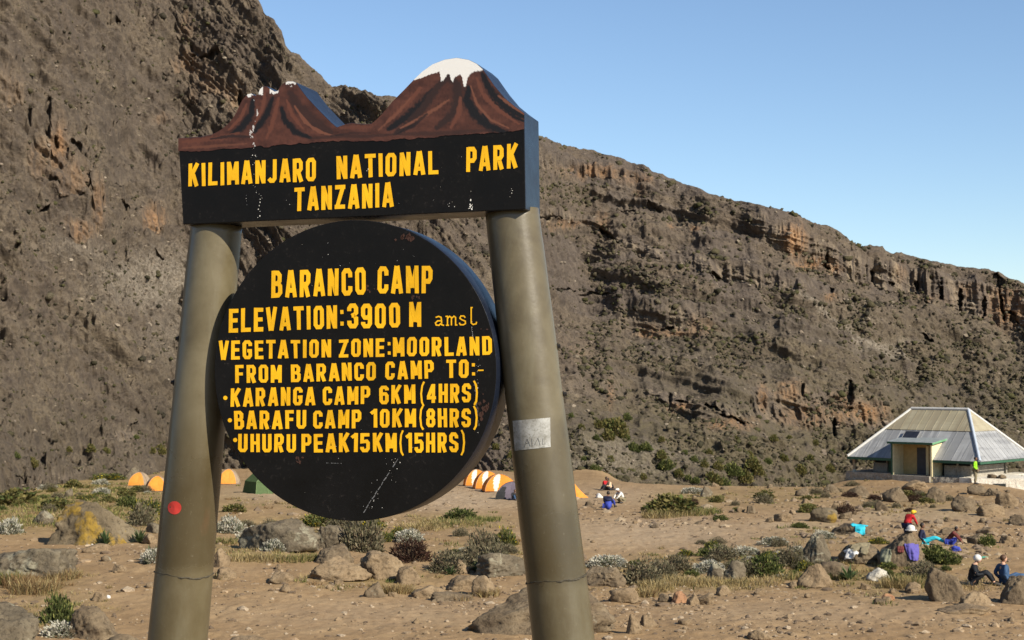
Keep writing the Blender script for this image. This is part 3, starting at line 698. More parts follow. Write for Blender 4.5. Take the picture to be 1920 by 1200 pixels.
# ---- lettering, brush strokes with butt ends in a box of height 1
S = .175; H2 = S / 2
def glyph(ch, s=S):
    h = s / 2; w = .46; l, r, b, t = h, w - h, h, 1 - h; k = .1
    oct_ = lambda y0, y1, x0=l, x1=r: [(x0 + k * .7, y0), (x1 - k * .7, y0), (x1, y0 + k), (x1, y1 - k), (x1 - k * .7, y1), (x0 + k * .7, y1), (x0, y1 - k), (x0, y0 + k)]
    V1 = ([(l, 0), (l, 1)], 0)
    if ch == 'I': return s, [V1]
    if ch == 'L': return w * .95, [([(l, 1), (l, b), (w * .95, b)], 0)]
    if ch == 'E': return w * .92, [([(w * .92, t), (l, t), (l, b), (w * .92, b)], 0), ([(l, .51), (w * .86, .51)], 0)]
    if ch == 'F': return w * .9, [([(w * .9, t), (l, t), (l, 0)], 0), ([(l, .5), (w * .82, .5)], 0)]
    if ch == 'T': return w, [([(0, t), (w, t)], 0), ([(w / 2, 0), (w / 2, t)], 0)]
    if ch == 'A': return w * 1.08, [([(h * .85, 0), (w * .54 - .02, 1)], 0), ([(w * 1.08 - h * .85, 0), (w * .54 + .02, 1)], 0), ([(w * .25, .26), (w * .83, .26)], 0)]
    if ch == 'N': return w * 1.02, [V1, ([(w * 1.02 - h, 0), (w * 1.02 - h, 1)], 0), ([(h * 1.1, .96), (w * 1.02 - h * 1.1, .04)], 0)]
    if ch == 'M': return .54, [V1, ([(.54 - h, 0), (.54 - h, 1)], 0), ([(h * 1.1, .96), (.27, .2)], 0), ([(.27, .2), (.54 - h * 1.1, .96)], 0)]
    if ch == 'K': return w * 1.05, [V1, ([(l, .36), (w - h * .4, 1)], 0), ([(w * .48, .52), (w * 1.05 - h, 0)], 0)]
    bowl = lambda y: ([(l, t), (r - k * .7, t), (r, t - k), (r, y + k), (r - k * .7, y), (l, y)], 0)
    if ch == 'P': return w, [V1, bowl(.44)]
    if ch == 'R': return w * 1.02, [V1, bowl(.46), ([(w * .5, .48), (w * 1.02 - h, 0)], 0)]
    if ch == 'B': return w * 1.02, [V1, ([(l, t), (r - k, t), (r - .02, t - k), (r - .02, .52 + k), (r - k, .52), (l, .52)], 0), ([(w * .55, .52), (r - k * .6, .52), (r + .01, .52 - k), (r + .01, b + k), (r - k * .7, b), (l, b)], 0)]
    if ch == 'D': return w, [V1, ([(l, t), (r - k * .8, t), (r, t - k), (r, b + k), (r - k * .8, b), (l, b)], 0)]
    if ch in 'O0': return w, [(oct_(b, t), 1)]
    if ch == 'C': return w, [([(r, .66), (r, t - k), (r - k * .7, t), (l + k * .7, t), (l, t - k), (l, b + k), (l + k * .7, b), (r - k * .7, b), (r, b + k), (r, .34)], 0)]
    if ch == 'G': return w, [([(r, .7), (r, t - k), (r - k * .7, t), (l + k * .7, t), (l, t - k), (l, b + k), (l + k * .7, b), (r - k * .7, b), (r, b + k), (r, .45), (w * .5, .45)], 0)]
    if ch == 'S': return w, [([(r, .7), (r, t - k), (r - k * .7, t), (l + k * .7, t), (l, t - k), (l, .5 + k), (l + k, .51), (r - k, .49), (r, .5 - k), (r, b + k), (r - k * .7, b), (l + k * .7, b), (l, b + k), (l, .3)], 0)]
    if ch == 'U': return w, [([(l, 1), (l, b + k), (l + k * .7, b), (r - k * .7, b), (r, b + k), (r, 1)], 0)]
    if ch == 'V': return w * 1.05, [([(h * .85, 1), (w * .525 - .02, 0)], 0), ([(w * 1.05 - h * .85, 1), (w * .525 + .02, 0)], 0)]
    if ch == 'Z': return w, [([(0, t), (w, t)], 0), ([(w - h * 1.2, t), (h * 1.2, b)], 0), ([(0, b), (w, b)], 0)]
    if ch == 'J': return w * .85, [([(w * .85 - h, 1), (w * .85 - h, b + k), (w * .85 - h - k * .7, b), (l + k * .4, b), (l * .4, b + k)], 0)]
    if ch == 'H': return w, [V1, ([(r, 0), (r, 1)], 0), ([(l, .5), (r, .5)], 0)]
    if ch == '1': return .3, [([(.3 - h, 0), (.3 - h, 1)], 0), ([(.0, .76), (.3 - h, .93)], 0)]
    if ch == '3': return w, [([(l, .7), (l, t - k), (l + k * .7, t), (r - k * .7, t), (r, t - k), (r, .52 + k), (r - k, .52), (w * .4, .52)], 0), ([(w * .6, .52), (r - k, .52), (r, .52 - k), (r, b + k), (r - k * .7, b), (l + k * .7, b), (l, b + k), (l, .3)], 0)]
    if ch == '4': return w, [([(w * .7, 0), (w * .7, 1)], 0), ([(w * .66, .95), (h * .8, .33)], 0), ([(0, .28), (w, .28)], 0)]
    if ch == '5': return w, [([(w * .95, t), (l, t), (l, .55), (r - k * .7, .58), (r, .58 - k), (r, b + k), (r - k * .7, b), (l + k * .7, b), (l, b + k), (l, .28)], 0)]
    if ch == '6': return w, [(oct_(b, .55), 1), ([(r, .74), (r, t - k), (r - k * .7, t), (l + k * .7, t), (l, t - k), (l, .45)], 0)]
    if ch == '9': return w, [(oct_(.44, t), 1), ([(l, .26), (l, b + k), (l + k * .7, b), (r - k * .7, b), (r, b + k), (r, .55)], 0)]
    if ch == '8': return w, [(oct_(b, .5), 1), (oct_(.52, t, l + .02, r - .02), 1)]
    if ch == ':': return .18, [([(.02, .2), (.16, .2)], 0), ([(.02, .7), (.16, .7)], 0)]
    if ch == '-': return .26, [([(0, .4), (.26, .4)], -.6)]
    if ch == '(': return .2, [([(.17, 1.14), (.07, .92), (.03, .5), (.07, .06), (.17, -.14)], -.45)]
    if ch == ')': return .2, [([(.03, 1.14), (.13, .92), (.17, .5), (.13, .06), (.03, -.14)], -.45)]
    if ch == ' ': return .1, []
    raise ValueError(ch)

def thick(pl, width, closed):
    n = len(pl); L, Rr = [], []
    P2 = [Vector((a, b)) for a, b in pl]
    for i in range(n):
        if closed: d0, d1 = P2[i] - P2[i - 1], P2[(i + 1) % n] - P2[i]
        else: d0 = P2[i] - P2[i - 1] if i else P2[1] - P2[0]; d1 = P2[i + 1] - P2[i] if i < n - 1 else P2[i] - P2[i - 1]
        d0, d1 = d0.normalized(), d1.normalized()
        n0, n1 = Vector((-d0.y, d0.x)), Vector((-d1.y, d1.x))
        mn = (n0 + n1); mn = mn.normalized() if mn.length > .05 else n0
        sc = min(1.6, 1 / max(.3, mn.dot(n0)))
        L.append(P2[i] + mn * width / 2 * sc); Rr.append(P2[i] - mn * width / 2 * sc)
    return L, Rr

lr = random.Random(5)
def word(mb, text, x0, x1, tl, tr, bl, br, s=S, gap=.13):
    gs = [glyph(c, s) for c in text]
    tot = sum(g[0] for g in gs) + gap * (len(gs) - 1); cur = 0.0; zi = 0
    for gw, strokes in gs:
        jx, jy, js = lr.uniform(-.008, .008), lr.uniform(-.012, .012), lr.uniform(-.02, .02)
        for pl, mode in strokes:
            wd = s if mode >= 0 else s * (1 + mode)
            L, Rr = thick(pl, wd, mode == 1)
            off = .0022 + .00022 * (zi % 7); zi += 1
            def mp(q):
                u = (cur + q.x + jx + js * (q.y - .5) + lr.uniform(-.006, .006)) / tot; v = q.y + jy + lr.uniform(-.008, .008)
                top, bot = tl + (tr - tl) * u, bl + (br - bl) * u
                return sp(x0 + (x1 - x0) * u, bot + (top - bot) * v, off)
            A = [mp(q) for q in L]; B = [mp(q) for q in Rr]; n = len(A)
            rng_ = range(n if mode == 1 else n - 1)
            mb.add(A + B, [(i, n + i, n + (i + 1) % n, (i + 1) % n) for i in rng_])
        cur += gw + gap
def dot(mb, px, py, r):
    mb.add([sp(px + r * math.cos(a), py + r * math.sin(a), .0025) for a in np.linspace(0, 2 * math.pi, 13)[:-1]], [tuple(range(11, -1, -1))])
for w in (("KILIMANJARO", 353, 592.5, 307, 295.5, 350, 339.5), ("NATIONAL", 631, 821.5, 292.5, 282, 336, 326), ("PARK", 874, 970.6, 275.6, 269, 322, 315), ("TANZANIA", 552, 737.5, 352, 342, 396, 388)):
    mb = MB(); word(mb, *w); wlink(mb, "lettering", M_YEL, header)
def line(words, dots=()):
    for w in words:
        mb = MB(); word(mb, *w); wlink(mb, "lettering", M_YEL, disc)
    for d in dots:
        mb = MB(); dot(mb, *d); wlink(mb, "bullet_point", M_YEL, disc)
line([("BARANCO", 509, 685.6, 508, 501.6, 558.8, 552.5), ("CAMP", 708, 810.6, 499.4, 497.8, 550.6, 549.4)])
line([("ELEVATION:", 429, 645, 578.8, 572, 623.4, 615.6), ("3900", 651, 750, 569.7, 568, 616, 614), ("M", 767, 789.5, 566, 566, 612.5, 612.5)])
mb = MB()
def small(pl, x0=815, y0=611, sx=79.0, sy=18.5, w=.13):
    for q in pl:
        L, Rr = thick(q, w, False)
        f = lambda p: sp(x0 + p.x * sx / 4.27, y0 - p.y * sy - p.x * .5, .0025 + .0002 * (len(mb.f) % 5))
        A = [f(p) for p in L]; B = [f(p) for p in Rr]; n = len(A)
        mb.add(A + B, [(i, n + i, n + i + 1, i + 1) for i in range(n - 1)])
small([[(.1, .85), (.4, .95), (.65, .85), (.7, .5), (.7, .1), (.95, .02)], [(.7, .5), (.3, .5), (.08, .3), (.15, .08), (.45, .05), (.7, .3)],
       [(1.1, .93), (1.3, .93), (1.3, .0)], [(1.3, .7), (1.5, .93), (1.7, .8), (1.7, 0)], [(1.7, .7), (1.95, .93), (2.12, .8), (2.12, .03), (2.3, .03)], [(1.15, .03), (1.45, .03)],
       [(3.1, .75), (2.95, .93), (2.65, .93), (2.55, .7), (2.8, .52), (3.1, .4), (3.12, .15), (2.9, .03), (2.6, .05), (2.5, .25)],
       [(3.85, 1.75), (3.7, 1.75), (3.7, .2), (3.9, .03), (4.2, .1), (4.25, .3)]])
wlink(mb, "lettering", M_YEL, disc)
line([("VEGETATION", 410, 620.6, 639, 636.6, 675, 670), ("ZONE:", 635.6, 733, 636.6, 633.7, 670, 668.8), ("MOORLAND", 737, 922, 632.8, 630.6, 668.8, 665.6)])
line([("FROM", 441, 528.4, 684.7, 684, 718.4, 717), ("BARANCO", 545.6, 705, 683.4, 678.8, 716, 713), ("CAMP", 722.8, 813.4, 677.8, 675.6, 711.6, 710), ("TO:-", 837, 906.6, 674.7, 674, 709, 708)])
line([("KARANGA", 432.5, 591, 728.4, 725.6, 763, 759.7), ("CAMP", 605, 694, 725.6, 724, 759.7, 757.5), ("6KM", 711, 778.4, 723, 720.6, 757.5, 756), ("(4HRS)", 788.8, 895, 720.6, 719, 756, 754.5)], [(422.5, 746, 4)])
line([("BARAFU", 439, 573.8, 770.6, 769, 805, 803.8), ("CAMP", 587, 677.5, 770, 767.8, 803.8, 802.8), ("10KM", 696, 780, 767, 766, 802, 800.6), ("(8HRS)", 787, 895, 766, 765.5, 801, 800.5)], [(431, 788, 4)])
line([("UHURU", 446.6, 555, 813.8, 813.8, 848, 848), ("PEAK", 565, 655, 813.8, 812, 848, 847.5), ("15KM", 659, 744, 812, 812, 847.5, 847.5), ("(15HRS)", 749.7, 871, 812, 811, 848.8, 848)], [(441, 825, 4)])

# scuffs, paint runs and rust on the black boards
def flecks(parent, name, mat, spots, seed):
    r = random.Random(seed); mb = MB()
    for (px, py, sx, sy, n, sz) in spots:
        for _ in range(n):
            cx, cy = r.gauss(px, sx), r.gauss(py, sy); s_ = sz * r.uniform(.3, 1.2); a = r.uniform(.5, 1.8)
            k = r.randint(4, 7)
            if parent is disc and (sp(cx, cy) - cen).length > DR - .02: continue
            mb.add([sp(cx + s_ * r.uniform(.5, 1) * math.cos(t), cy + s_ * a * r.uniform(.5, 1) * math.sin(t), .0016) for t in np.linspace(0, 2 * math.pi, k + 1)[:-1]], [tuple(range(k - 1, -1, -1))])
    return wlink(mb, name, mat, parent)
flecks(header, "paint_fleck", M_WHITE, [(478, 300, 2, 40, 26, 1.0), (486, 380, 3, 14, 10, 1.3), (462, 372, 2, 8, 4, 1.0), (690, 320, 3, 3, 3, 1.2), (540, 375, 5, 5, 2, .8), (883, 385, 1.6, 5, 14, 1.6), (840, 378, 8, 8, 5, .9), (960, 360, 10, 8, 5, 1.0), (700, 330, 150, 35, 18, .6)], 3)
flecks(disc, "rust_spot", M_RUST, [(760, 445, 14, 4, 22, 4), (905, 765, 5, 10, 18, 4), (918, 610, 6, 22, 14, 3), (560, 862, 4, 6, 8, 4), (690, 545, 8, 5, 9, 3.2), (780, 556, 7, 3, 9, 3), (415, 625, 4, 12, 10, 4), (430, 640, 8, 8, 5, 2.5)], 4)
flecks(disc, "paint_fleck", M_WHITE, [(895, 700, 2, 40, 14, .8), (735, 880, 8, 22, 16, .9), (700, 945, 9, 18, 14, .9), (670, 800, 130, 80, 18, .6), (885, 620, 1, 20, 10, .9), (660, 480, 110, 30, 14, .6)], 5)
mb = MB()
for (a, b, w_) in [((676, 970), (752, 850), 1.1), ((884, 612), (888, 640), .8), ((889, 712), (898, 800), .8), ((612, 868), (640, 869), .7)]:
    n = 14; r = random.Random(int(a[0]))
    for i in range(n):
        if r.random() < .35: continue
        t0, t1 = i / n, (i + .8) / n
        p0 = (a[0] + (b[0] - a[0]) * t0 + r.uniform(-1, 1), a[1] + (b[1] - a[1]) * t0); p1 = (a[0] + (b[0] - a[0]) * t1 + r.uniform(-1, 1), a[1] + (b[1] - a[1]) * t1)
        d = Vector((p1[0] - p0[0], p1[1] - p0[1])).normalized(); nx, ny = -d.y * w_ * r.uniform(.3, 1), d.x * w_ * r.uniform(.3, 1)
        mb.add([sp(p0[0] + nx, p0[1] + ny, .0018), sp(p0[0] - nx, p0[1] - ny, .0018), sp(p1[0] - nx, p1[1] - ny, .0018), sp(p1[0] + nx, p1[1] + ny, .0018)], [(0, 1, 2, 3)])
wlink(mb, "scratch", simple("scratch_grey", (.13, .13, .13), .7, .3, 40), disc)

# posts
pm_ = NT("post_olive_paint"); p = pm_.pos()
n1 = pm_.noise(p, 3.2, 7, .65, .3); n2 = pm_.noise(pm_.pos((1, 1, .22)), 7, 6, .65, .4); n3 = pm_.noise(p, 50, 5, .7); n4 = pm_.noise(pm_.pos((1, 1, .5)), 1.8, 5, .6, .6)
c = pm_.ramp(n1, [(.3, (0.074, 0.056, 0.028)), (.48, (0.104, 0.083, 0.044)), (.7, (0.141, 0.117, 0.068))])
c = pm_.mix(pm_.ramp(n2, [(.52, 0.0), (.66, .4)]), c, (0.148, 0.132, 0.085))
# darker, oilier coat of paint on the stretch above the lower joint
zz = pm_.n("SeparateXYZ", i0=pm_.n("NewGeometry").outputs["Position"]).outputs[2]
zn = pm_.math('ADD', zz, pm_.math('MULTIPLY', pm_.math('SUBTRACT', n4, .5), .9))
dark = pm_.n("MapRange", i0=zn, i1=6.9, i2=6.35); dk = dark.outputs[0]; up2 = pm_.n("MapRange", i0=zz, i1=5.96, i2=6.02).outputs[0]
dk = pm_.math('MULTIPLY', dk, pm_.math('ADD', .35, pm_.math('MULTIPLY', up2, .65)))
c = pm_.mix(pm_.math('MULTIPLY', dk, .8), c, (0.049, 0.037, 0.018))
c = pm_.mix(pm_.ramp(n4, [(.58, 0.0), (.7, .45)]), c, (0.052, 0.037, 0.018))
c = pm_.mix(pm_.ramp(n4, [(.27, .4), (.36, 0.0)]), c, (0.126, 0.063, 0.033))
c = pm_.mix(pm_.ramp(n3, [(.62, 0.0), (.76, .35)]), c, (0.192, 0.170, 0.118))
pm_.set("Base Color", c); pm_.set("Roughness", pm_.math("SUBTRACT", pm_.ramp(n1, [(.3, .32), (.7, .42)]), pm_.math("MULTIPLY", dk, .12))); pm_.set("Specular IOR Level", .5)
a = pm_.bump(n2, .12, .006); pm_.bump(n3, .22, .003, a)
M_BOLT = simple("bolt_steel", (.03, .028, .026), .5, .3, 20, 0, .5, .6)
def post(x0, y0, r0, x1, y1, r1, seed):
    a, b = sp(x0, y0, -.16), sp(x1, y1, -.16)
    ra, rb = r0 * a.y / F, r1 * b.y / F
    d = (a - b) / (b - a).length
    e = a + d * ((a.z - (tz(a.x, a.y) - .6)) / -d.z) if d.z < 0 else a
    L = (e - b).length; ax = (e - b).normalized(); la = (a - b).length
    u_ = ax.cross(Vector((0, 1, 0))).normalized(); v_ = ax.cross(u_).normalized()
    if v_.y > 0: v_ = -v_           # v_ points at the viewer, u_ sideways
    if u_.x < 0: u_ = -u_
    nr, ns = 90, 56; V = []
    for i in range(nr):
        t = i / (nr - 1) * L; r = rb + (ra - rb) * t / la
        for k in range(ns):
            an = 2 * math.pi * k / ns
            V.append(b + ax * t + (u_ * math.sin(an) + v_ * math.cos(an)) * r)
    V = np.array([tuple(q) for q in V]); cen_ = np.repeat(np.array([tuple(b + ax * (i / (nr - 1) * L)) for i in range(nr)]), ns, 0)
    nn_ = fbm(V / .3, 2, seed) * .0018; dv = V - cen_; dv /= np.linalg.norm(dv, axis=1)[:, None]; V = V + dv * nn_[:, None]
    mb = MB(); fs = []
    for i in range(nr - 1):
        for k in range(ns): k2 = (k + 1) % ns; fs.append((i * ns + k, i * ns + k2, (i + 1) * ns + k2, (i + 1) * ns + k))
    fs.append(tuple(range(ns))); fs.append(tuple(range(nr * ns - 1, (nr - 1) * ns - 1, -1)))
    mb.add(V, fs)
    o = wlink(mb, "post", pm_.m, sign, True)
    bm = bmesh.new(); bm.from_mesh(o.data); bmesh.ops.recalc_face_normals(bm, faces=bm.faces); bm.to_mesh(o.data); bm.free()
    def surf(px, py, off=.0):
        """point on the post where the line of sight of that pixel meets it, lifted by off"""
        r = ray(px, py); best = None
        for k in range(1, 400):
            q = CAM + r * (7.2 + k * .003) / r.y * 1.0
            w = q - b; t = w.dot(ax); rr = rb + (ra - rb) * t / la
            rv = w - ax * t
            if rv.length <= rr: best = b + ax * t + rv.normalized() * (rr + off); break
        return best
    return o, surf, (a, b, ax, u_, v_, ra, rb, la)
def patch(surf, pts, off, n=10):
    """quad patch wrapped on a post: pts TL,TR,BR,BL in pixels"""
    V = []
    for j in range(n + 1):
        for i in range(n + 1):
            u, v = i / n, j / n
            x = (pts[0][0] * (1 - u) + pts[1][0] * u) * (1 - v) + (pts[3][0] * (1 - u) + pts[2][0] * u) * v
            y = (pts[0][1] * (1 - u) + pts[1][1] * u) * (1 - v) + (pts[3][1] * (1 - u) + pts[2][1] * u) * v
            V.append(surf(x, y, off))
    return V, [(j * (n + 1) + i, (j + 1) * (n + 1) + i, (j + 1) * (n + 1) + i + 1, j * (n + 1) + i + 1) for j in range(n) for i in range(n)]
postL, surfL, infL = post(333, 1200, 55, 406, 421, 48, 3)
postR, surfR, infR = post(1057, 1200, 58, 960, 397, 51, 7)
mb = MB(); cx, cy, n = 328, 952, 20
ring = [surfL(cx + 12.5 * math.cos(t), cy + 12.5 * math.sin(t), .0025) for t in np.linspace(0, 2 * math.pi, n + 1)[:-1]]
mb.add([surfL(cx, cy, .0025)] + ring, [(0, 1 + (i + 1) % n, 1 + i) for i in range(n)])
wlink(mb, "paint_dot", simple("red_paint", (.42, .035, .025), .55, .25, 30), postL)
ms = NT("worn_sticker"); p = ms.pos(); n1 = ms.noise(p, 14, 7, .7); n2 = ms.noise(p, 60, 5, .7)
ms.set("Base Color", ms.mix(ms.ramp(n2, [(.5, 0.0), (.66, .7)]), ms.ramp(n1, [(.35, (.2, .19, .165)), (.6, (.34, .335, .31))]), (.12, .11, .08))); ms.set("Roughness", .4)
mb = MB(); V, Fs = patch(surfR, [(962, 789), (1031, 783), (1032, 838), (966, 845)], .0022); mb.add(V, Fs)
wlink(mb, "sticker", ms.m, postR, True)
mb = MB()
for pl in [[(985, 838), (990, 822), (995, 836)], [(987, 831), (994, 830)], [(998, 822), (999, 836)], [(1003, 834), (1009, 821), (1013, 835)], [(1018, 822), (1017, 833), (1023, 832)]]:
    for (q0, q1) in zip(pl[:-1], pl[1:]):
        mb.tube([surfR(*q0, .003), surfR(*q1, .003)], .0012, 5)
wlink(mb, "scribble", simple("scribble_grey", (.16, .155, .14), .6, .2, 30), postR)
def seam(inf, surf, pts, parent):
    a, b, ax, u_, v_, ra, rb, la = inf; mb = MB(); r_ = random.Random(2)
    c0 = surf(*pts[1]); t = (c0 - b).dot(ax); rr = rb + (ra - rb) * t / la
    P3 = []
    for k in range(49):
        an = 2 * math.pi * k / 48
        P3.append(b + ax * (t + .006 * math.sin(3 * an) + r_.uniform(-.003, .003)) + (u_ * math.sin(an) + v_ * math.cos(an)) * (rr + .0005))
    mb.tube(P3, [r_.choice([.0012, .002, .003, .0055]) for _ in P3], 6)
    wlink(mb, "seam", simple("seam_dark", (.05, .042, .028), .8, .4, 60), parent)
seam(infL, surfL, [(290, 1072), (340, 1082), (390, 1078)], postL)
seam(infR, surfR, [(990, 1096), (1040, 1090), (1090, 1084)], postR)
def bolt(inf, px, py, side, parent):
    a, b, ax, u_, v_, ra, rb, la = inf; q = sp(px, py, -.16); t = (q - b).dot(ax); rr = rb + (ra - rb) * t / la
    c0 = b + ax * t; d = u_ * side
    mb = MB(); mb.tube([c0 + d * (rr - .01), c0 + d * (rr + .018)], .011, 6); mb.tube([c0 + d * (rr + .002), c0 + d * (rr + .006)], .017, 10)
    wlink(mb, "bolt", M_BOLT, parent)
bolt(infL, 385, 640, -1, postL); bolt(infL, 378, 722, -1, postL); bolt(infR, 992, 656, 1, postR); bolt(infR, 1002, 746, 1, postR)
# ------------------------------------------------------------------ rocks
RM = {'tan': rockmat("rock_tan", (0.137, 0.096, 0.055), (0.195, 0.138, 0.081), (0.253, 0.187, 0.113)),
      'brown': rockmat("rock_brown", (0.087, 0.062, 0.039), (0.137, 0.101, 0.062), (0.195, 0.149, 0.094), (0.217, 0.198, 0.143), .62),
      'grey': rockmat("rock_grey_lichen", (0.074, 0.059, 0.039), (0.117, 0.093, 0.062), (0.165, 0.139, 0.094), (0.218, 0.197, 0.139), .56),
      'orange': rockmat("rock_orange_lichen", (0.087, 0.066, 0.039), (0.137, 0.105, 0.065), (0.188, 0.149, 0.094), (0.224, 0.142, 0.026), .5, .5),
      'pale': rockmat("rock_pale", (0.353, 0.319, 0.252), (0.462, 0.420, 0.344), (0.538, 0.504, 0.420)),
      'red': rockmat("rock_reddish", (0.185, 0.092, 0.050), (0.269, 0.143, 0.076), (0.336, 0.202, 0.109))}
def rock_geo(seed, sub=4, cone=0.0, planes=12, rough=1.0):
    bm = bmesh.new(); bmesh.ops.create_icosphere(bm, subdivisions=sub, radius=1.0)
    d = np.array([v.co[:] for v in bm.verts]); Fc = np.array([[v.index for v in f.verts] for f in bm.faces]); bm.free()
    g = np.random.default_rng(seed)
    nrm = g.normal(size=(planes, 3)); nrm[:, 2] = np.abs(nrm[:, 2]) * .9 - .1; nrm /= np.linalg.norm(nrm, axis=1)[:, None]
    off = g.uniform(.5, .9, planes)
    dt = d @ nrm.T
    r = np.where(dt > .05, off[None] / np.maximum(dt, .05), 9).min(1); r = np.minimum(r, 1.05)
    r = r * (1 + rough * (.07 * fbm(d * 1.7 + seed, 3, seed) + .065 * ridged(d * 3.2 + seed, 4, seed + 1) + .03 * fbm(d * 11, 3, seed + 2)))
    V = d * r[:, None]
    V[:, 2] = np.maximum(V[:, 2], -.55 + .1 * fbm(V * 3, 2, seed))
    if cone:
        zt = (V[:, 2] - V[:, 2].min()) / np.ptp(V[:, 2]); V[:, :2] *= (1.12 - cone * zt)[:, None]
    mn, mx = V.min(0), V.max(0)
    V[:, :2] = (V[:, :2] - (mn + mx)[None, :2] / 2) / (mx - mn)[None, :2]
    V[:, 2] = (V[:, 2] - mn[2]) / (mx[2] - mn[2])
    return V, Fc
ROCKS = {}
rs_ = 500
def rock(x0, x1, yt, yb, label, m='tan', dep=.85, cone=0.0, sub=4, name="rock", key=None, group=None, sink=.1, planes=10):
    global rs_; rs_ += 1
    G = ground_at((x0 + x1) / 2, yb); sc = G.y / F
    W = (x1 - x0) * sc; H = (yb - yt) * sc * .96; Dp = W * dep
    H = max(H - .12 * Dp, .5 * H)
    V, Fc = rock_geo(rs_, sub, cone, planes)
    V = V * np.array([W, Dp, H * (1 + sink)]); V[:, 2] -= H * sink
    me = npmesh(name, V, Fc, True)
    c = Vector((G.x * (1 + Dp * .4 / G.y), G.y + Dp * .4, 0)); c.z = tz(c.x, c.y)
    c.z = min(c.z, G.z + .05)
    o = link(name, me, RM[m], None, c); tag(o, label, "rock", group)
    if key: ROCKS[key] = o
    return o
B, R_ = "boulder", "rock"
rock(93, 267, 919, 1022, "large boulder stained with orange lichen left of the left sign post", 'orange', .8, .35, 5, B)
rock(-30, 147, 1008, 1084, "broad low grey lichen rock mass at the left edge of the camp", 'grey', .8, 0, 5, B)
rock(-60, 78, 1114, 1215, "grey rock filling the bottom left corner", 'grey', .8, .1, 5, B)
rock(126, 228, 1128, 1200, "smooth brown rock beside the silver plant at bottom left", 'brown', .9, .1, 5, B)
rock(188, 285, 1180, 1222, "flat rock cut by the bottom edge beside the left post", 'brown', .9, 0, 4)
rock(210, 238, 1056, 1074, "small rock on the path left of the left post", 'tan')
rock(171, 202, 1108, 1128, "small tan rock with a white scrap beside it", 'tan')
rock(272, 302, 977, 1000, "grey rock behind the dark leafy rosette plant", 'grey')
rock(266, 300, 996, 1020, "tan rock stacked against the left post's far side", 'tan')
rock(156, 208, 1014, 1036, "low tan rock under the leafy rosette plant", 'tan', .8, 0)
rock(225, 268, 871, 899, "weathered rock behind the leftmost orange tent", 'grey')
rock(248, 268, 874, 890, "pale squarish rock beside the weathered rock behind the tents", 'tan')
rock(62, 100, 952, 985, "dark grey rock on the grassy mound at far left", 'grey')
rock(120, 137, 914, 932, "small grey rock perched on the grassy mound", 'grey')
rock(400, 432, 1024, 1064, "rounded tan rock just right of the left post", 'tan')
rock(402, 446, 1060, 1088, "tan rock with a grass tuft right of the left post", 'tan')
rock(440, 604, 958, 1034, "wide grey lichen covered boulder under the round board", 'grey', .7, .15, 5, B)
rock(588, 652, 978, 1030, "dark lichen rock leaning on the wide boulder under the round board", 'grey', .8, .1, 5)
rock(587, 664, 1014, 1060, "rounded brown boulder in front of the lichen boulder", 'brown', .9, .05, 5, B)
rock(573, 700, 1034, 1090, "long low tan boulder below the rounded brown one", 'tan', .7, 0, 5, B)
rock(668, 762, 1028, 1088, "smooth tan boulder in front of the dark dead bush", 'tan', .8, 0, 5, B)
rock(742, 790, 1056, 1097, "tan rock right of the smooth tan boulder", 'tan')
rock(680, 724, 1087, 1122, "angular brown rock left of the dry grass tuft", 'brown', .9, .3)
rock(770, 824, 1093, 1122, "flat topped tan rock right of the dry grass tuft", 'tan')
rock(806, 892, 1104, 1128, "low flat brown rock at the foot of the tan rock pile", 'brown', .7)
rock(836, 902, 1072, 1108, "angular pale tan rock on top of the rock pile", 'tan')
rock(849, 880, 1046, 1076, "upright tan rock beside a grey green bush", 'tan', .9, .2)
rock(502, 552, 1066, 1094, "squat tan rock alone on the dirt below the round board", 'tan')
rock(516, 529, 1056, 1070, "pebble sized rock balanced behind the squat tan rock", 'tan')
rock(625, 645, 1084, 1097, "small pale rock lying on the open dirt under the board", 'tan')
rock(612, 628, 1094, 1106, "tiny pale rock in front of the small pale one", 'tan')
rock(425, 506, 1185, 1222, "rock top showing at the bottom edge between the posts", 'tan', .8)
rock(874, 1160, 1076, 1188, "broad sloping rock outcrop behind the right sign post", 'brown', .6, .25, 5, B)
rock(1097, 1174, 1056, 1100, "rounded boulder behind the outcrop by the right post", 'brown', .8, 0, 5, B)
rock(884, 934, 1074, 1118, "tan rock at the left flank of the sloping outcrop", 'tan')
rock(886, 990, 1026, 1082, "grey lichen boulder tucked behind the right post", 'grey', .8, .1, 5, B)
rock(1142, 1204, 1097, 1131, "flat slab of rock propped up right of the right post", 'tan', .7, 0, 4)
rock(1173, 1205, 1148, 1190, "upright pale rock standing on the dirt at lower centre", 'tan', .9, .35, 5)
rock(1200, 1233, 1148, 1177, "low brown rock right behind the upright pale rock", 'tan')
rock(1271, 1297, 1159, 1172, "small flat rock alone on the dirt right of the upright rock", 'tan')
rock(1232, 1262, 1110, 1129, "leftmost rock of the row along the grass edge", 'brown')
rock(1256, 1290, 1105, 1132, "reddish pyramid shaped rock in the row along the grass edge", 'red', .9, .4)
rock(1287, 1312, 1109, 1135, "pointed pale rock in the row along the grass edge", 'tan', .9, .5)
rock(1303, 1340, 1109, 1134, "rightmost rock of the row along the grass edge", 'tan')
rock(1312, 1336, 908, 932, "pointed grey rock on the far edge of the camp", 'grey', .9, .3)
rock(1494, 1560, 1052, 1103, "triangular pale rock with a flat lit face at right", 'tan', .8, .65, 5, B, planes=8)
rock(1478, 1494, 1088, 1103, "small round rock at the foot of the triangular rock", 'tan')
rock(1734, 1802, 1056, 1128, "tall rounded boulder in front of the seated hikers", 'brown', .8, -.1, 5, B)
rock(1800, 1862, 1104, 1139, "tan boulder right of the tall rounded one", 'tan', .9, .3, 5, B)
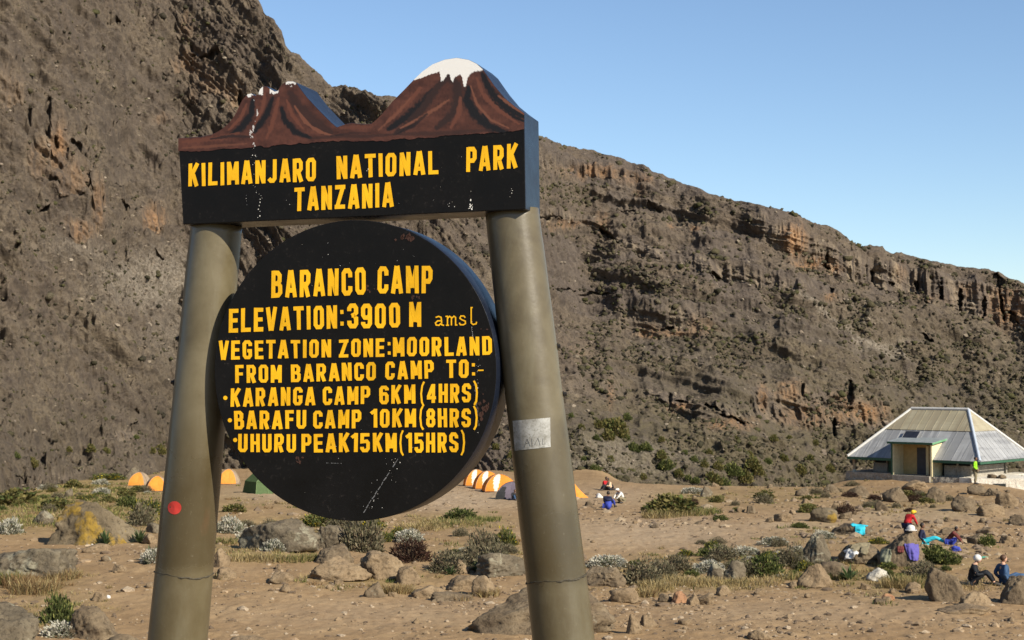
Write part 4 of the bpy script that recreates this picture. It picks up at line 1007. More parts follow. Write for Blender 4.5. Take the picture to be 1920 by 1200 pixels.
rock(1872, 1945, 1070, 1132, "big brown boulder at the right edge", 'brown', .9, .4, 5, B)
rock(1752, 1858, 1128, 1152, "low half buried rock on the dirt at far right", 'tan', .7)
rock(1700, 1730, 1100, 1113, "flat pale rock in the shadow of the tall rounded boulder", 'tan')
rock(1636, 1663, 1119, 1133, "small grey rock on the open dirt at right", 'brown')
rock(1651, 1679, 1110, 1127, "small rust coloured rock on the open dirt at right", 'red')
rock(1612, 1634, 1091, 1106, "small tan rock below the white rock", 'tan')
rock(1412, 1437, 1102, 1117, "small rock left of the triangular pale rock", 'tan')
rock(1342, 1370, 1094, 1117, "tan rock between the row of rocks and the triangular rock", 'tan', .9, .3)
rock(1400, 1450, 1178, 1202, "rough rock at the bottom edge at right of centre", 'tan')
rock(1552, 1642, 970, 1004, "brown boulder under the turquoise shirt", 'brown', .9, 0, 5, B, 'tee')
rock(1572, 1652, 1012, 1058, "sloping brown boulder with washing spread on it", 'brown', 1.0, .1, 5, B, 'wash')
rock(1498, 1558, 994, 1056, "cone shaped grey boulder left of the washing", 'grey', .9, .5, 5, B)
rock(1645, 1736, 984, 1064, "tall cone shaped boulder draped with a purple cloth", 'brown', .8, .5, 5, B, 'cone')
rock(1624, 1670, 1062, 1090, "white rock in front of the cone shaped boulder", 'pale', .8, 0, 4)
rock(1534, 1592, 1048, 1084, "brown rock between the triangular rock and the white rock", 'brown')
rock(1322, 1360, 1052, 1090, "left rock of the grey lichen heap", 'grey'); rock(1350, 1402, 1046, 1090, "right rock of the grey lichen heap", 'grey')
for q in [(1516, 1573, 946, 980, "lichen yellowed boulder in the slope below the hut", 'orange'), (1733, 1773, 908, 943, "upright boulder on the slope left of the hut steps", 'brown'), (1782, 1832, 924, 959, "dark rounded boulder below the terrace wall", 'brown'),
          (1831, 1884, 940, 968, "square tan boulder on the slope below the terrace wall", 'tan'), (1866, 1910, 918, 950, "tan boulder against the white terrace wall", 'tan'), (1812, 1850, 905, 928, "flat rock by the neon jacketed person", 'brown'), (1845, 1880, 911, 930, "dark rock under the terrace vent", 'brown'),
          (1655, 1706, 908, 942, "blocky boulder on the slope below the porch", 'brown'), (1690, 1742, 896, 918, "long tan boulder right below the porch", 'tan'), (1815, 1851, 996, 1022, "brown boulder right of the crouching hikers", 'brown'), (1830, 1870, 983, 1003, "tan rock behind the brown boulder at right", 'tan'),
          (1398, 1418, 946, 963, "small dark rock at the left foot of the hut slope", 'brown'), (1450, 1486, 959, 979, "flat rock at the foot of the hut slope", 'tan'), (1572, 1600, 957, 973, "small triangular rock above the turquoise shirt", 'brown'), (1890, 1930, 960, 985, "brown rock at the right edge below the hut", 'brown'),
          (1870, 1905, 1000, 1020, "low rock at the right edge above the seated hikers", 'tan'), (1590, 1630, 905, 930, "dark boulder left of the hut plinth", 'brown'), (1490, 1520, 912, 930, "brown rock on the crest left of the hut", 'brown'), (1540, 1575, 903, 924, "dark boulder on the crest left of the hut", 'brown'),
          (1440, 1470, 1030, 1050, "grey rock behind the green bushes at right", 'grey'), (1760, 1800, 985, 1003, "dark rock behind the crouching hiker", 'brown'), (1640, 1668, 935, 958, "tilted rock in the middle of the hut slope", 'brown')]:
    rock(*q)

# loose stones on the dirt: one set of shapes, every stone an object
proto = []
for i in range(9):
    V, Fc = rock_geo(900 + i, 3, 0, 9); V[:, 2] -= .15
    proto.append(npmesh("stone", V * np.array([1, .85, .62]), Fc, True)); proto[-1].materials.append(RM['tan' if i % 3 else 'brown'])
r = random.Random(21)
ZON = [(1000, 1450, 930, 1010, 70), (1340, 1900, 912, 990, 110), (430, 900, 925, 960, 22), (1120, 1900, 1095, 1195, 22), (400, 1000, 1095, 1195, 22), (30, 300, 1040, 1190, 14), (1550, 1910, 985, 1050, 26), (690, 960, 1060, 1130, 12), (1100, 1500, 1010, 1090, 20)]
for (a, b, c_, d_, n) in ZON:
    for _ in range(n):
        G = ground_at(r.uniform(a, b), r.uniform(c_, d_))
        s_ = min(.6, (.16 if (a, c_) == (1340, 912) else .11) * math.exp(r.gauss(.25, .6)))
        o = bpy.data.objects.new("stone", r.choice(proto)); COL.objects.link(o)
        o.location = G; o.rotation_euler = (r.uniform(-.2, .2), r.uniform(-.2, .2), r.uniform(0, 6.28)); o.scale = (s_, s_, s_ * r.uniform(.7, 1.2))
        tag(o, "small loose brown stone scattered on the camp dirt", "stone", "loose stones scattered on the camp dirt")
# gravel nobody could count
n = 17000; PX = rng.uniform(-20, 1940, n); PY = 872 + 330 * rng.uniform(0, 1, n) ** .8
Yd = 7 * F / (PY - HY); gx2 = (PX - 960) / F * Yd
keep_ = (Yd > 36) & (Yd < 118); gx2, Yd = gx2[keep_], Yd[keep_]
pts = np.stack([gx2, Yd, terrain(gx2, Yd)], 1)
cl = sstep(-.2, .5, fbm(pts * np.array([.25, .25, 0]), 3, 91)); kk = rng.uniform(0, 1, len(pts)) < .25 + .75 * cl; pts = pts[kk]
sz = np.minimum(.2, rng.lognormal(-3.3, .58, len(pts)))
pal = np.array([(.22, .155, .09), (.3, .215, .13), (.15, .105, .065), (.36, .28, .19), (.11, .078, .05)])
tag(scatter("gravel", pts, sz, pal[rng.integers(0, 5, len(pts))], ts.m, .65, .3, ICO1, 16, True), "fine gravel and pebbles strewn over the dirt", "gravel", kind="stuff")

# coarser rubble in drifts over the middle of the camp
n = 2200; PX = rng.uniform(1000, 1930, n); PY = rng.uniform(908, 1060, n); sel = rng.uniform(0, 1, n) < np.where(PX < 1330, .75, .8); PX, PY = PX[sel], PY[sel]
PX2 = rng.uniform(380, 960, 260); PY2 = rng.uniform(915, 1110, 260); PX3 = rng.uniform(1100, 1920, 240); PY3 = rng.uniform(1060, 1200, 240)
PX = np.concatenate([PX, PX2, PX3]); PY = np.concatenate([PY, PY2, PY3]); Yd = 7 * F / (PY - HY); gx2 = (PX - 960) / F * Yd
pts = np.stack([gx2, Yd, terrain(gx2, Yd)], 1); cl = fbm(pts * np.array([.3, .12, 0]) + 40, 3, 95)
PY = PY[cl > -.12]; pts = pts[cl > -.12]; sz = np.minimum(.34, rng.lognormal(-2.35, .5, len(pts))) * np.where(PY > 1095, .38, np.where(PY > 1060, .6, 1.0))
pal = np.array([(.2, .145, .09), (.26, .19, .12), (.14, .1, .065), (.17, .125, .085), (.3, .23, .15)])
tag(scatter("rubble", pts, sz, pal[rng.integers(0, 5, len(pts))], ts.m, .7, .34, ICO1, 26, True), "coarse rubble strewn in drifts over the camp dirt", "rubble", kind="stuff")

# ------------------------------------------------------------------ grass
def grass(name, tufts, label):
    """tufts: list of (pos, n, length, spread, colours)"""
    Vs, Cs = [], []
    for (P0, n, L, spr, pal_) in tufts:
        a = rng.uniform(0, 2 * np.pi, n); rr = spr * np.sqrt(rng.uniform(0, 1, n)); ln = L * rng.uniform(.5, 1.1, n); lean = rng.uniform(.15, .9, n); a2 = a + rng.normal(0, .9, n); ln = ln * .82
        w = rng.uniform(.008, .016, n) * (P0[1] / 55)
        bx, by = P0[0] + rr * np.cos(a), P0[1] + rr * np.sin(a); bz = np.full(n, P0[2] - .03)
        dx, dy = np.cos(a2) * lean * ln, np.sin(a2) * lean * ln; h = ln * np.sqrt(np.maximum(.1, 1 - .6 * lean ** 2))
        px_, py_ = -np.sin(a2 + rng.normal(0, .8, n)) * w, np.cos(a2) * w
        px_ = np.where(np.abs(px_) < w * .5, w * .7, px_)
        A = np.stack([bx - px_, by - py_, bz], 1); B_ = np.stack([bx + px_, by + py_, bz], 1)
        Cc = np.stack([bx + dx * .4 + px_ * .8, by + dy * .4 + py_ * .8, bz + h * .6], 1); D_ = np.stack([bx + dx * .4 - px_ * .8, by + dy * .4 - py_ * .8, bz + h * .6], 1)
        E = np.stack([bx + dx + px_ * .2, by + dy, bz + h], 1); F_ = np.stack([bx + dx - px_ * .2, by + dy, bz + h], 1)
        Vs.append(np.stack([A, B_, Cc, D_, E, F_], 1).reshape(-1, 3))
        pa = np.array(pal_); cc = pa[rng.integers(0, len(pa), n)] * rng.uniform(.75, 1.25, (n, 1)); Cs.append(np.repeat(cc, 6, 0))
    V = np.concatenate(Vs); n = len(V) // 6; i = (np.arange(n) * 6)[:, None]
    Fq = np.concatenate([i + np.array([0, 1, 2, 3]), i + np.array([3, 2, 4, 5])], 0)
    me = npmesh(name, V, Fq, False); set_color(me, "tint", np.concatenate(Cs))
    return tag(link(name, me, GRM), label, "grass", kind="stuff")
gr = NT("grass_blades"); a = gr.n("Attribute", _attribute_name="tint"); gr.set("Base Color", a.outputs["Color"]); gr.set("Roughness", .85); gr.set("Specular IOR Level", .15)
tr = gr.n("BsdfTranslucent"); gr.t.links.new(a.outputs["Color"], tr.inputs[0]); mx = gr.n("MixShader", i0=.3); gr.t.links.new(gr.b.outputs[0], mx.inputs[1]); gr.t.links.new(tr.outputs[0], mx.inputs[2]); gr.t.links.new(mx.outputs[0], gr.t.nodes["Material Output"].inputs[0])
GRM = gr.m
DRY = [(0.286, 0.218, 0.092), (0.353, 0.269, 0.126), (0.235, 0.168, 0.076), (0.302, 0.244, 0.126)]; GRN = [(0.076, 0.101, 0.025), (0.109, 0.126, 0.038), (0.168, 0.160, 0.050), (0.235, 0.193, 0.076)]; BRN = [(0.202, 0.126, 0.059), (0.252, 0.160, 0.076), (0.168, 0.109, 0.050)]
tf = []
for (cx, cy, rx, ry, s_) in PATCH:
    k = int(rx * ry / 55 * s_) + 8
    for _ in range(min(k, 150)):
        x, y = r.gauss(cx, rx * .55), r.gauss(cy, ry * .5)
        if y > 1215 or y < 882: continue
        G = ground_at(x, y); s = r.random()
        tf.append((np.array(G), r.randint(18, 46), r.uniform(.1, .26), r.uniform(.12, .45), DRY if s < .62 else GRN if s < .88 else BRN))
for (x, y, L, spr, pal_, n) in [(672, 1078, .42, .55, DRY, 420), (655, 1082, .36, .5, DRY + GRN, 300), (722, 1080, .3, .5, DRY, 260), (735, 1113, .42, .45, BRN + DRY, 420), (752, 1112, .4, .4, BRN + DRY, 380), (445, 1050, .35, .9, DRY, 420), (500, 1050, .35, .9, DRY, 420), (545, 1050, .32, .8, DRY + GRN, 400), (583, 1052, .4, .3, GRN, 300),
                               (420, 1020, .4, .5, DRY + GRN, 300), (65, 1110, .6, .8, BRN + DRY, 620), (40, 1100, .6, .6, BRN, 420), (15, 1095, .55, .5, GRN, 400), (120, 1085, .45, .6, DRY + BRN, 400), (1700, 1100, .55, .6, GRN + DRY, 520), (1680, 1102, .5, .5, DRY, 360), (1230, 1105, .42, .6, DRY, 420), (1260, 1095, .4, .8, DRY, 420), (1300, 1095, .35, .8, DRY, 400),
                               (1210, 1118, .4, .4, DRY + BRN, 300), (1575, 1085, .4, .5, DRY + GRN, 360), (1420, 1092, .3, .9, DRY, 400), (1360, 1096, .3, .8, DRY, 380), (1480, 1085, .35, .5, DRY + GRN, 300), (915, 1118, .4, .35, DRY + BRN, 260), (865, 1125, .3, .4, DRY + BRN, 200), (850, 985, .4, 1.6, DRY + GRN, 700), (790, 990, .35, 1.2, DRY, 400), (905, 978, .4, .9, GRN, 400),
                               (1270, 965, .5, 1.6, GRN + DRY, 800), (1240, 970, .4, 1.0, DRY, 350), (1310, 962, .45, 1.2, GRN, 420), (1825, 1100, .3, 1.2, DRY, 300), (420, 1085, .35, .3, DRY, 200)]:
    tf.append((np.array(ground_at(x, y)), n, L, spr, pal_))
for _ in range(420):
    x, y = r.uniform(-10, 335), r.uniform(884, 990)
    if y < 938 - .3 * x + 12 * math.sin(x / 40) or (x > 225 and 893 < y < 940 and r.random() < .7): continue
    tf.append((np.array(ground_at(x, y)), r.randint(24, 60), r.uniform(.12, .34), r.uniform(.3, .8), GRN + DRY if r.random() < .6 else GRN + [(.3, .27, .09)]))
grass("grass", tf, "dry yellow and green grass growing in patches over the dirt")

# ------------------------------------------------------------------ plants
def leaf_mesh(seed, n, rad_, leaf, pal_, shell=.55, pointy=1.8, up=.3, top=None):
    """cloud of small leaves on an ellipsoid, uneven through clump noise; rad_ (x,y,z), base at z=0; top = colours for the leaves on the outer top"""
    g = np.random.default_rng(seed)
    d = g.normal(size=(n, 3)); d[:, 2] = np.abs(d[:, 2]) * 1.0 - .12; d /= np.linalg.norm(d, axis=1)[:, None]
    lump = 1 + .32 * vnoise(d * 2.2 + seed, seed) + .18 * vnoise(d * 5 + seed, seed + 3)
    rr = (shell + (1 - shell) * g.uniform(0, 1, n) ** .6) * lump
    Pp = d * rr[:, None] * np.array(rad_)[None]; Pp[:, 2] = np.maximum(Pp[:, 2], .0)
    ax = d + g.normal(0, .55, (n, 3)); ax[:, 2] += up; ax /= np.linalg.norm(ax, axis=1)[:, None]
    sd = np.cross(ax, g.normal(size=(n, 3))); sd /= np.linalg.norm(sd, axis=1)[:, None]
    L = leaf * g.uniform(.6, 1.3, n)[:, None]; W = L / pointy / 2
    V = np.stack([Pp, Pp + ax * L * .5 + sd * W, Pp + ax * L, Pp + ax * L * .5 - sd * W], 1).reshape(-1, 3)
    pa = np.array(pal_); cc = pa[g.integers(0, len(pa), n)] * g.uniform(.7, 1.3, (n, 1))
    if top is not None:
        pt = np.array(top); k = (rr > 1.0 * (shell + (1 - shell) * .62)) & (d[:, 2] > .05) & (vnoise(d * 4 + seed, seed + 9) > -.25)
        cc[k] = pt[g.integers(0, len(pt), k.sum())] * g.uniform(.85, 1.15, (k.sum(), 1))
    me = npmesh("foliage", V, np.arange(4 * n).reshape(-1, 4), False); set_color(me, "tint", np.repeat(cc, 4, 0)); me.materials.append(GRM)
    return me
def stem_mesh(seed, rad_, k=9, col=None):
    q = random.Random(seed); mb = MB()
    for i in range(k):
        a = q.uniform(0, 6.28); e = Vector((math.cos(a) * rad_[0] * q.uniform(.2, .75), math.sin(a) * rad_[1] * q.uniform(.2, .75), rad_[2] * q.uniform(.45, .95)))
        mb.tube([(0, 0, -.06), e * .5 + Vector((q.uniform(-.05, .05), 0, .02)), e], [.022, .016, .008], 5)
    me = pymesh("stem", mb.v, mb.f, True); me.materials.append(STM); return me
STM = simple("stem_bark", (.10, .07, .045), .9, .3, 30)
def rosette_mesh(seed, n=34, L=.42, pal_=((.06, .09, .032), (.08, .115, .042), (.11, .13, .06))):
    g = random.Random(seed); V, Fs, Cc = [], [], []
    for i in range(n):
        a = g.uniform(0, 6.28); el = g.uniform(.15, 1.25); l = L * g.uniform(.7, 1.15); w = .045
        d = Vector((math.cos(a) * math.cos(el), math.sin(a) * math.cos(el), math.sin(el))); s = Vector((-math.sin(a), math.cos(a), 0)); b = len(V)
        dr = Vector((0, 0, -.12 * l))
        V += [s * -.012, s * .012, d * l * .5 + s * w, d * l * .5 - s * w, d * l + dr]
        Fs += [(b, b + 1, b + 2, b + 3), (b + 3, b + 2, b + 4)]; c = g.choice(pal_); k = g.uniform(.7, 1.3); Cc += [[x * k for x in c]] * 5
    me = pymesh("foliage", V, Fs); set_color(me, "tint", np.array(Cc)); me.materials.append(GRM); return me
SILV = [(0.319, 0.302, 0.227), (0.386, 0.370, 0.286), (0.227, 0.218, 0.151)]; SGR = [(0.109, 0.118, 0.071), (0.143, 0.147, 0.092), (0.084, 0.092, 0.050)]; WHT = [(0.470, 0.445, 0.361), (0.386, 0.361, 0.286)]
GG = [(.125, .112, .068), (.165, .145, .088), (.1, .092, .05), (.2, .17, .105), (.15, .118, .072)]; GR = [(0.063, 0.080, 0.024), (0.088, 0.105, 0.029), (0.118, 0.126, 0.042), (0.050, 0.059, 0.021)]; OL = [(.115, .1, .03), (.145, .125, .04), (.09, .08, .024), (.18, .15, .055)]; DD = [(0.042, 0.022, 0.015), (0.063, 0.030, 0.020), (0.029, 0.017, 0.013)]; YEL = [(0.420, 0.319, 0.025), (0.353, 0.286, 0.042)]
KIND = {}
def kind(name, cnt, make):
    KIND[name] = [make(i) for i in range(cnt)]
kind('silver', 3, lambda i: (leaf_mesh(300 + i, 1500, (.5, .45, .36), .085, SGR + SILV, .6, 2.2, .5, WHT), stem_mesh(300 + i, (.4, .4, .3))))
kind('bush', 4, lambda i: (leaf_mesh(320 + i, 1700, (.5, .48, .5), .09, GG, .35, 2.6, .5), stem_mesh(320 + i, (.5, .5, .5), 14)))
kind('green', 4, lambda i: (leaf_mesh(340 + i, 1500, (.5, .48, .42), .1, GR, .4, 1.9, .6, GR + [(.2, .2, .06)]), stem_mesh(340 + i, (.45, .45, .4))))
kind('yellow', 2, lambda i: (leaf_mesh(350 + i, 1300, (.5, .48, .36), .09, GR + OL, .4, 1.9, .6, YEL + GR + GR), stem_mesh(350 + i, (.45, .45, .35))))
kind('dead', 2, lambda i: (leaf_mesh(360 + i, 1500, (.5, .48, .42), .13, DD, .45, 6, .2), stem_mesh(360 + i, (.5, .5, .45), 16)))
kind('olive', 4, lambda i: (leaf_mesh(380 + i, 900, (.5, .5, .48), .13, OL, .5, 1.6, .4, OL + GR), stem_mesh(380 + i, (.4, .4, .4), 5)))
kind('rosette', 2, lambda i: (rosette_mesh(400 + i), None))
PK = 0
def plant_at(P, k, W, H, label, cat="bush", group=None, name=None):
    global PK; PK += 1
    fm, sm = KIND[k][PK % len(KIND[k])]
    o = empty(name or {"rosette": "rosette_plant", "dead": "dead_bush"}.get(k, "bush"), P, r.uniform(0, 6.28)); tag(o, label, cat, group)
    f = bpy.data.objects.new("foliage", fm); COL.objects.link(f); f.parent = o
    if sm: st = bpy.data.objects.new("stem", sm); COL.objects.link(st); st.parent = o
    bw, bh = (1.0, .45) if k != 'rosette' else (.7, .4)
    o.scale = (W / bw, W / bw, H / bh * (.85 if k in ('bush', 'green', 'silver', 'olive') else 1.0))
    return o
def plant(px, py, w, h, k, label, cat="bush", group=None, up=0.0):
    G = ground_at(px, py); sc = G.y / F; G.z += up
    return plant_at(G, k, w * sc, h * sc, label, cat, group)
for q in [(286, 1056, 48, 34, 'silver', "silver leaved bush half hidden behind the left post"), (125, 1192, 80, 34, 'silver', "low silver bush at the bottom left between two rocks"), (430, 998, 56, 36, 'silver', "pale silver bush just right of the left post"), (478, 1012, 60, 30, 'silver', "silver bush growing against the wide lichen boulder"),
          (515, 1034, 46, 30, 'silver', "silver bush with white flowers in front of the wide lichen boulder"), (765, 1014, 60, 26, 'silver', "white flowered bush behind the dark dead bush"), (1140, 1062, 76, 26, 'silver', "silver bush growing over the boulder right of the right post"), (1400, 1040, 50, 20, 'silver', "pale silver bush in the right hand thicket"),
          (18, 1000, 50, 34, 'silver', "silver bush at the left edge of the picture"), (1330, 1072, 60, 26, 'silver', "silver bush beside the grey lichen heap"), (1545, 1010, 40, 20, 'silver', "silver tuft at the foot of the grey cone boulder"), (90, 1065, 70, 26, 'silver', "silver tuft on the broad low rock at left"), (1300, 925, 50, 14, 'silver', "pale bush on the far edge of the camp right of the post"), (1450, 1020, 50, 18, 'silver', "pale tuft left of the grey cone boulder"),
          (682, 1034, 82, 66, 'bush', "twiggy grey bush under the bottom of the round board"), (640, 1000, 60, 36, 'bush', "grey bush left of the twiggy one under the round board"), (905, 1040, 62, 44, 'bush', "grey twiggy bush left of the right post"), (925, 1068, 66, 46, 'bush', "dense grey bush touching the right post"), (842, 1072, 82, 40, 'bush', "grey green bush behind the rock pile"), (885, 1060, 50, 34, 'bush', "grey green bush between the rock pile and the right post"),
          (1200, 1094, 80, 42, 'bush', "grey green bush behind the propped slab"), (1240, 1085, 60, 34, 'bush', "bushy grey plant right of the propped slab"), (1270, 1070, 60, 30, 'bush', "grey thicket bush left of the lichen heap"), (265, 985, 50, 38, 'bush', "brown twiggy bush left of the left post"), (1480, 1060, 60, 34, 'bush', "grey green bush left of the triangular rock"), (1395, 1080, 70, 30, 'bush', "olive grey bush above the small rock at right"),
          (1355, 1048, 60, 26, 'bush', "grey bush above the lichen heap"), (1735, 1082, 70, 26, 'bush', "grey green bush behind the tall rounded boulder"),
          (600, 985, 80, 26, 'yellow', "yellow flowering bush left under the round board"), (655, 980, 60, 24, 'green', "green bush under the round board"), (700, 990, 40, 22, 'yellow', "yellow flowering bush right under the round board"), (720, 1016, 26, 20, 'yellow', "small yellow flowering bush beside the twiggy one"), (275, 965, 56, 34, 'yellow', "yellow green bush behind the orange lichen boulder"), (945, 1022, 44, 34, 'yellow', "yellow green bush left of the right post"), (1646, 1020, 34, 14, 'yellow', "yellow flowering bush below the turquoise shirt"),
          (1752, 1050, 56, 32, 'green', "green bush right of the purple cloth"), (1775, 1056, 50, 26, 'green', "green bush left of the white hatted hiker"), (1430, 1078, 70, 40, 'green', "green bush in the thicket at right"), (1340, 1042, 60, 20, 'green', "low green bush at the left end of the thicket"), (1500, 990, 30, 12, 'green', "small green tuft on the hut slope"), (1848, 1022, 40, 22, 'green', "green bush right of the crouching hikers"),
          (110, 1170, 60, 56, 'green', "leafy green bush at the bottom left"), (860, 974, 70, 22, 'green', "green low bush on the dirt right of the board"), (240, 950, 40, 24, 'green', "green bush at the right shoulder of the lichen boulder"), (30, 945, 90, 26, 'olive', "olive bush on the mound at the left edge"), (110, 955, 60, 20, 'olive', "olive bush on the mound above the lichen boulder"), (200, 900, 70, 14, 'yellow', "yellowish low bush left of the orange tents"), (440, 960, 40, 14, 'olive', "olive tuft below the far orange tent"), (1260, 960, 90, 30, 'olive', "wide olive bush on the open dirt right of the post"), (1350, 975, 30, 10, 'green', "small green tuft on the open dirt"),
          (770, 1052, 84, 42, 'dead', "dark brown dead bush right of the twiggy bush"), (1715, 940, 30, 12, 'dead', "dark brown tuft below the hut porch"),
          (197, 1024, 40, 34, 'rosette', "dark green leafy rosette plant in front of the lichen boulder"), (262, 1018, 40, 36, 'rosette', "second leafy rosette plant right of the lichen boulder"), (285, 1052, 40, 34, 'rosette', "leafy rosette plant touching the left post"), (845, 1078, 30, 26, 'rosette', "blue green rosette plant on the rock pile"), (893, 1072, 26, 22, 'rosette', "blue green rosette plant left of the right post"), (1592, 1088, 50, 36, 'rosette', "big leafy rosette plant left of the white rock"), (1560, 1070, 40, 24, 'rosette', "leafy rosette plant by the triangular rock")]:
    cat = "plant" if q[4] == 'rosette' else "bush"
    plant(*q, cat=cat)
# the low thicket between the bigger plants
for (cx, cy, rx, ry, n, lab, grp, kinds) in [(1420, 1050, 150, 30, 46, "small bush in the low thicket between the right post and the triangular rock", "small bushes of the right hand thicket", ['bush', 'bush', 'green', 'silver', 'bush', 'yellow']), (1690, 1078, 90, 20, 18, "small bush around the foot of the washing boulders", "small bushes around the washing boulders", ['green', 'bush', 'green', 'yellow']),
                                           (1600, 940, 260, 26, 40, "small dry tuft like bush on the stony slope below the hut", "small bushes on the slope below the hut", ['bush', 'dead', 'olive', 'bush']), (600, 1000, 150, 26, 18, "small bush in the plants under the round board", "small bushes under the round board", ['bush', 'green', 'silver', 'yellow', 'bush']),
                                           (890, 1045, 70, 26, 14, "small bush in the plants just left of the right post", "small bushes left of the right post", ['bush', 'silver', 'bush', 'green']), (110, 930, 190, 32, 46, "small bush on the grassy mound at the left edge of the camp", "small bushes on the left mound", ['olive', 'green', 'bush', 'yellow', 'silver', 'olive'])]:
    for _ in range(n):
        x, y = r.gauss(cx, rx * .6), r.gauss(cy, ry * .6)
        if y < 885 or (x < 330 and y < 942 - .3 * x) or (abs(x - 1000) < 70 and y < 1200 and x > 960): continue
        w = r.uniform(14, 40) * (y / 1050.0)
        plant(x, y, w, w * r.uniform(.28, .5), r.choice(kinds), lab, "bush", grp)
# bushes on the lower slope
def on_slope(px, py):
    j = int(np.argmin(np.abs(us - px))); i = int(np.argmin(np.abs(Yp[:, j] - py))); return Vector(MP[i, j])
for (px, py, w) in [(1138, 812, 26), (1122, 818, 18), (1156, 828, 40), (1140, 838, 26), (1170, 836, 22), (1188, 852, 26), (1210, 856, 24), (1250, 876, 34), (1240, 868, 20), (1118, 842, 16), (1090, 830, 14), (1150, 802, 18), (1175, 790, 18), (1272, 894, 18), (1304, 905, 18), (1290, 900, 14), (1336, 905, 30), (1356, 912, 34), (1374, 900, 36), (1395, 910, 30), (1410, 896, 26), (1345, 890, 20), (1420, 906, 24), (1320, 884, 16), (1300, 868, 16), (1282, 856, 14),
                    (1440, 880, 18), (1405, 862, 14), (1470, 872, 16), (1330, 850, 14), (1116, 902, 22), (1205, 912, 14), (1180, 890, 12), (1095, 880, 12), (1240, 835, 12), (1500, 895, 22), (1520, 870, 16), (1555, 885, 18), (1450, 840, 14), (1560, 850, 12), (1380, 835, 12), (1480, 820, 12), (1145, 870, 12), (1060, 850, 14), (1070, 800, 12), (1530, 835, 12),
                    (60, 880, 22), (170, 872, 18), (200, 862, 14), (300, 868, 22), (285, 862, 14), (130, 850, 12), (470, 880, 20), (30, 860, 16), (255, 845, 12), (960, 880, 18), (880, 868, 16), (930, 862, 14)]:
    P0 = on_slope(px, py); sc = P0.y / F
    if P0.z < tz(P0.x, P0.y) - .2: P0 = ground_at(px, min(py + 8, 925))
    plant_at(P0 - Vector((0, 0, .05)), 'olive' if r.random() < .75 else 'green', w * sc * 1.0, w * sc * .75, "round olive green bush on the lower mountain slope", "bush", "bushes on the lower mountain slope")
# ------------------------------------------------------------------ the hut
HY_ = Rd(43); HW, HD = 10.75, 8.55
hex_, hey = Vector((math.cos(HY_), -math.sin(HY_), 0)), Vector((math.sin(HY_), math.cos(HY_), 0))
HR = Vector((33.25, 114, -.5)); HL = HR - hex_ * HW
hut = empty("ranger_hut", HL, -HY_)
tag(hut, "low hut with a big hipped metal roof and cream entrance porch on a stone base", "hut")
def roofmat(name, a, b, streak):
    m = NT(name); p = m.pos(obj=True); n1 = m.noise(p, .9, 5, .6)
    n2 = m.noise(m.pos((1.0, .05, .05), obj=True), 2.6, 3, .6); n3 = m.noise(m.pos((.05, 1.0, .05), obj=True), 2.6, 3, .6)
    c = m.ramp(n1, [(.3, a), (.7, b)]); c = m.mix(m.ramp(n2, [(.44, .75), (.52, 0.0)]), c, streak); c = m.mix(m.ramp(n3, [(.42, .35), (.5, 0.0)]), c, streak)
    m.set("Base Color", c); m.set("Roughness", .5); m.set("Specular IOR Level", .4); m.set("Metallic", 0.0); return m.m
M_RG = roofmat("roof_grey_metal", (.25, .25, .245), (.33, .33, .325), (.18, .18, .18)); M_RB = roofmat("roof_beige_metal", (.27, .235, .15), (.34, .3, .205), (.24, .2, .13))
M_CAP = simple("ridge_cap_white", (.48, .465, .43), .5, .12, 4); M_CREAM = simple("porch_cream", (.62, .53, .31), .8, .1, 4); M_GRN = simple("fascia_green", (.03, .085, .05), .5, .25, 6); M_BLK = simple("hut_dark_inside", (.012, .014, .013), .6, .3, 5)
M_BLOCK = rockmat("hut_block_wall", (.24, .215, .175), (.31, .28, .23), (.38, .35, .29)); M_WALLW = rockmat("terrace_wall_plaster", (.5, .45, .37), (.58, .53, .44), (.66, .61, .52), None, .58, 1.6); M_STONE = rockmat("hut_stone_base", (.2, .165, .125), (.33, .28, .215), (.44, .39, .31), None, .58, 1.5)
EZ_, RZ = 1.22, 4.75; cxm, cym, ra_ = HW / 2, HD / 2, 2.35
E = [Vector((0, 0, EZ_)), Vector((HW, 0, EZ_)), Vector((HW, HD, EZ_)), Vector((0, HD, EZ_))]
T2 = [Vector((cxm - ra_, cym, RZ)), Vector((cxm + ra_, cym, RZ))]
top4 = [T2[0], T2[1], T2[1], T2[0]]
BRK = .57
Mid = [E[i].lerp(top4[i], BRK) for i in range(4)]
def ribbed(name, quads, mat, lift=0.0):
    """roof sheets with raised seams every 0.6 m"""
    mb = MB()
    for (a, b, c, d) in quads:            # a-b lower edge, d-c upper edge
        n = (b - a).cross(d - a).normalized(); k = max(2, int((b - a).length / .62))
        mb.prism([a + n * lift, b + n * lift, c + n * lift, d + n * lift], -n * .06)
        ed = (b - a).normalized()
        for i in range(1, k):
            u = i / k; lo = a.lerp(b, u); q0 = (d - a).dot(ed) / (b - a).length; q1 = (c - a).dot(ed) / (b - a).length
            up_ = ((a + d) - (a + a)); up_ = up_ - ed * up_.dot(ed); L = up_.length; up_.normalize()
            hgt = L if q0 <= u <= q1 else (L * u / q0 if u < q0 else L * (1 - u) / (1 - q1))
            if hgt < .15: continue
            w = ed * .035
            mb.prism([lo - w + n * (lift + .001), lo + w + n * (lift + .001), lo + w + up_ * hgt + n * (lift + .001), lo - w + up_ * hgt + n * (lift + .001)], n * .016)
    return mb.build(name, mat, hut)
px0, px1 = HW - 6.94, HW - 3.68
def rp(x, y): return Vector((x, y, EZ_ + (RZ - EZ_) * y / cym))
ym = Mid[0].y
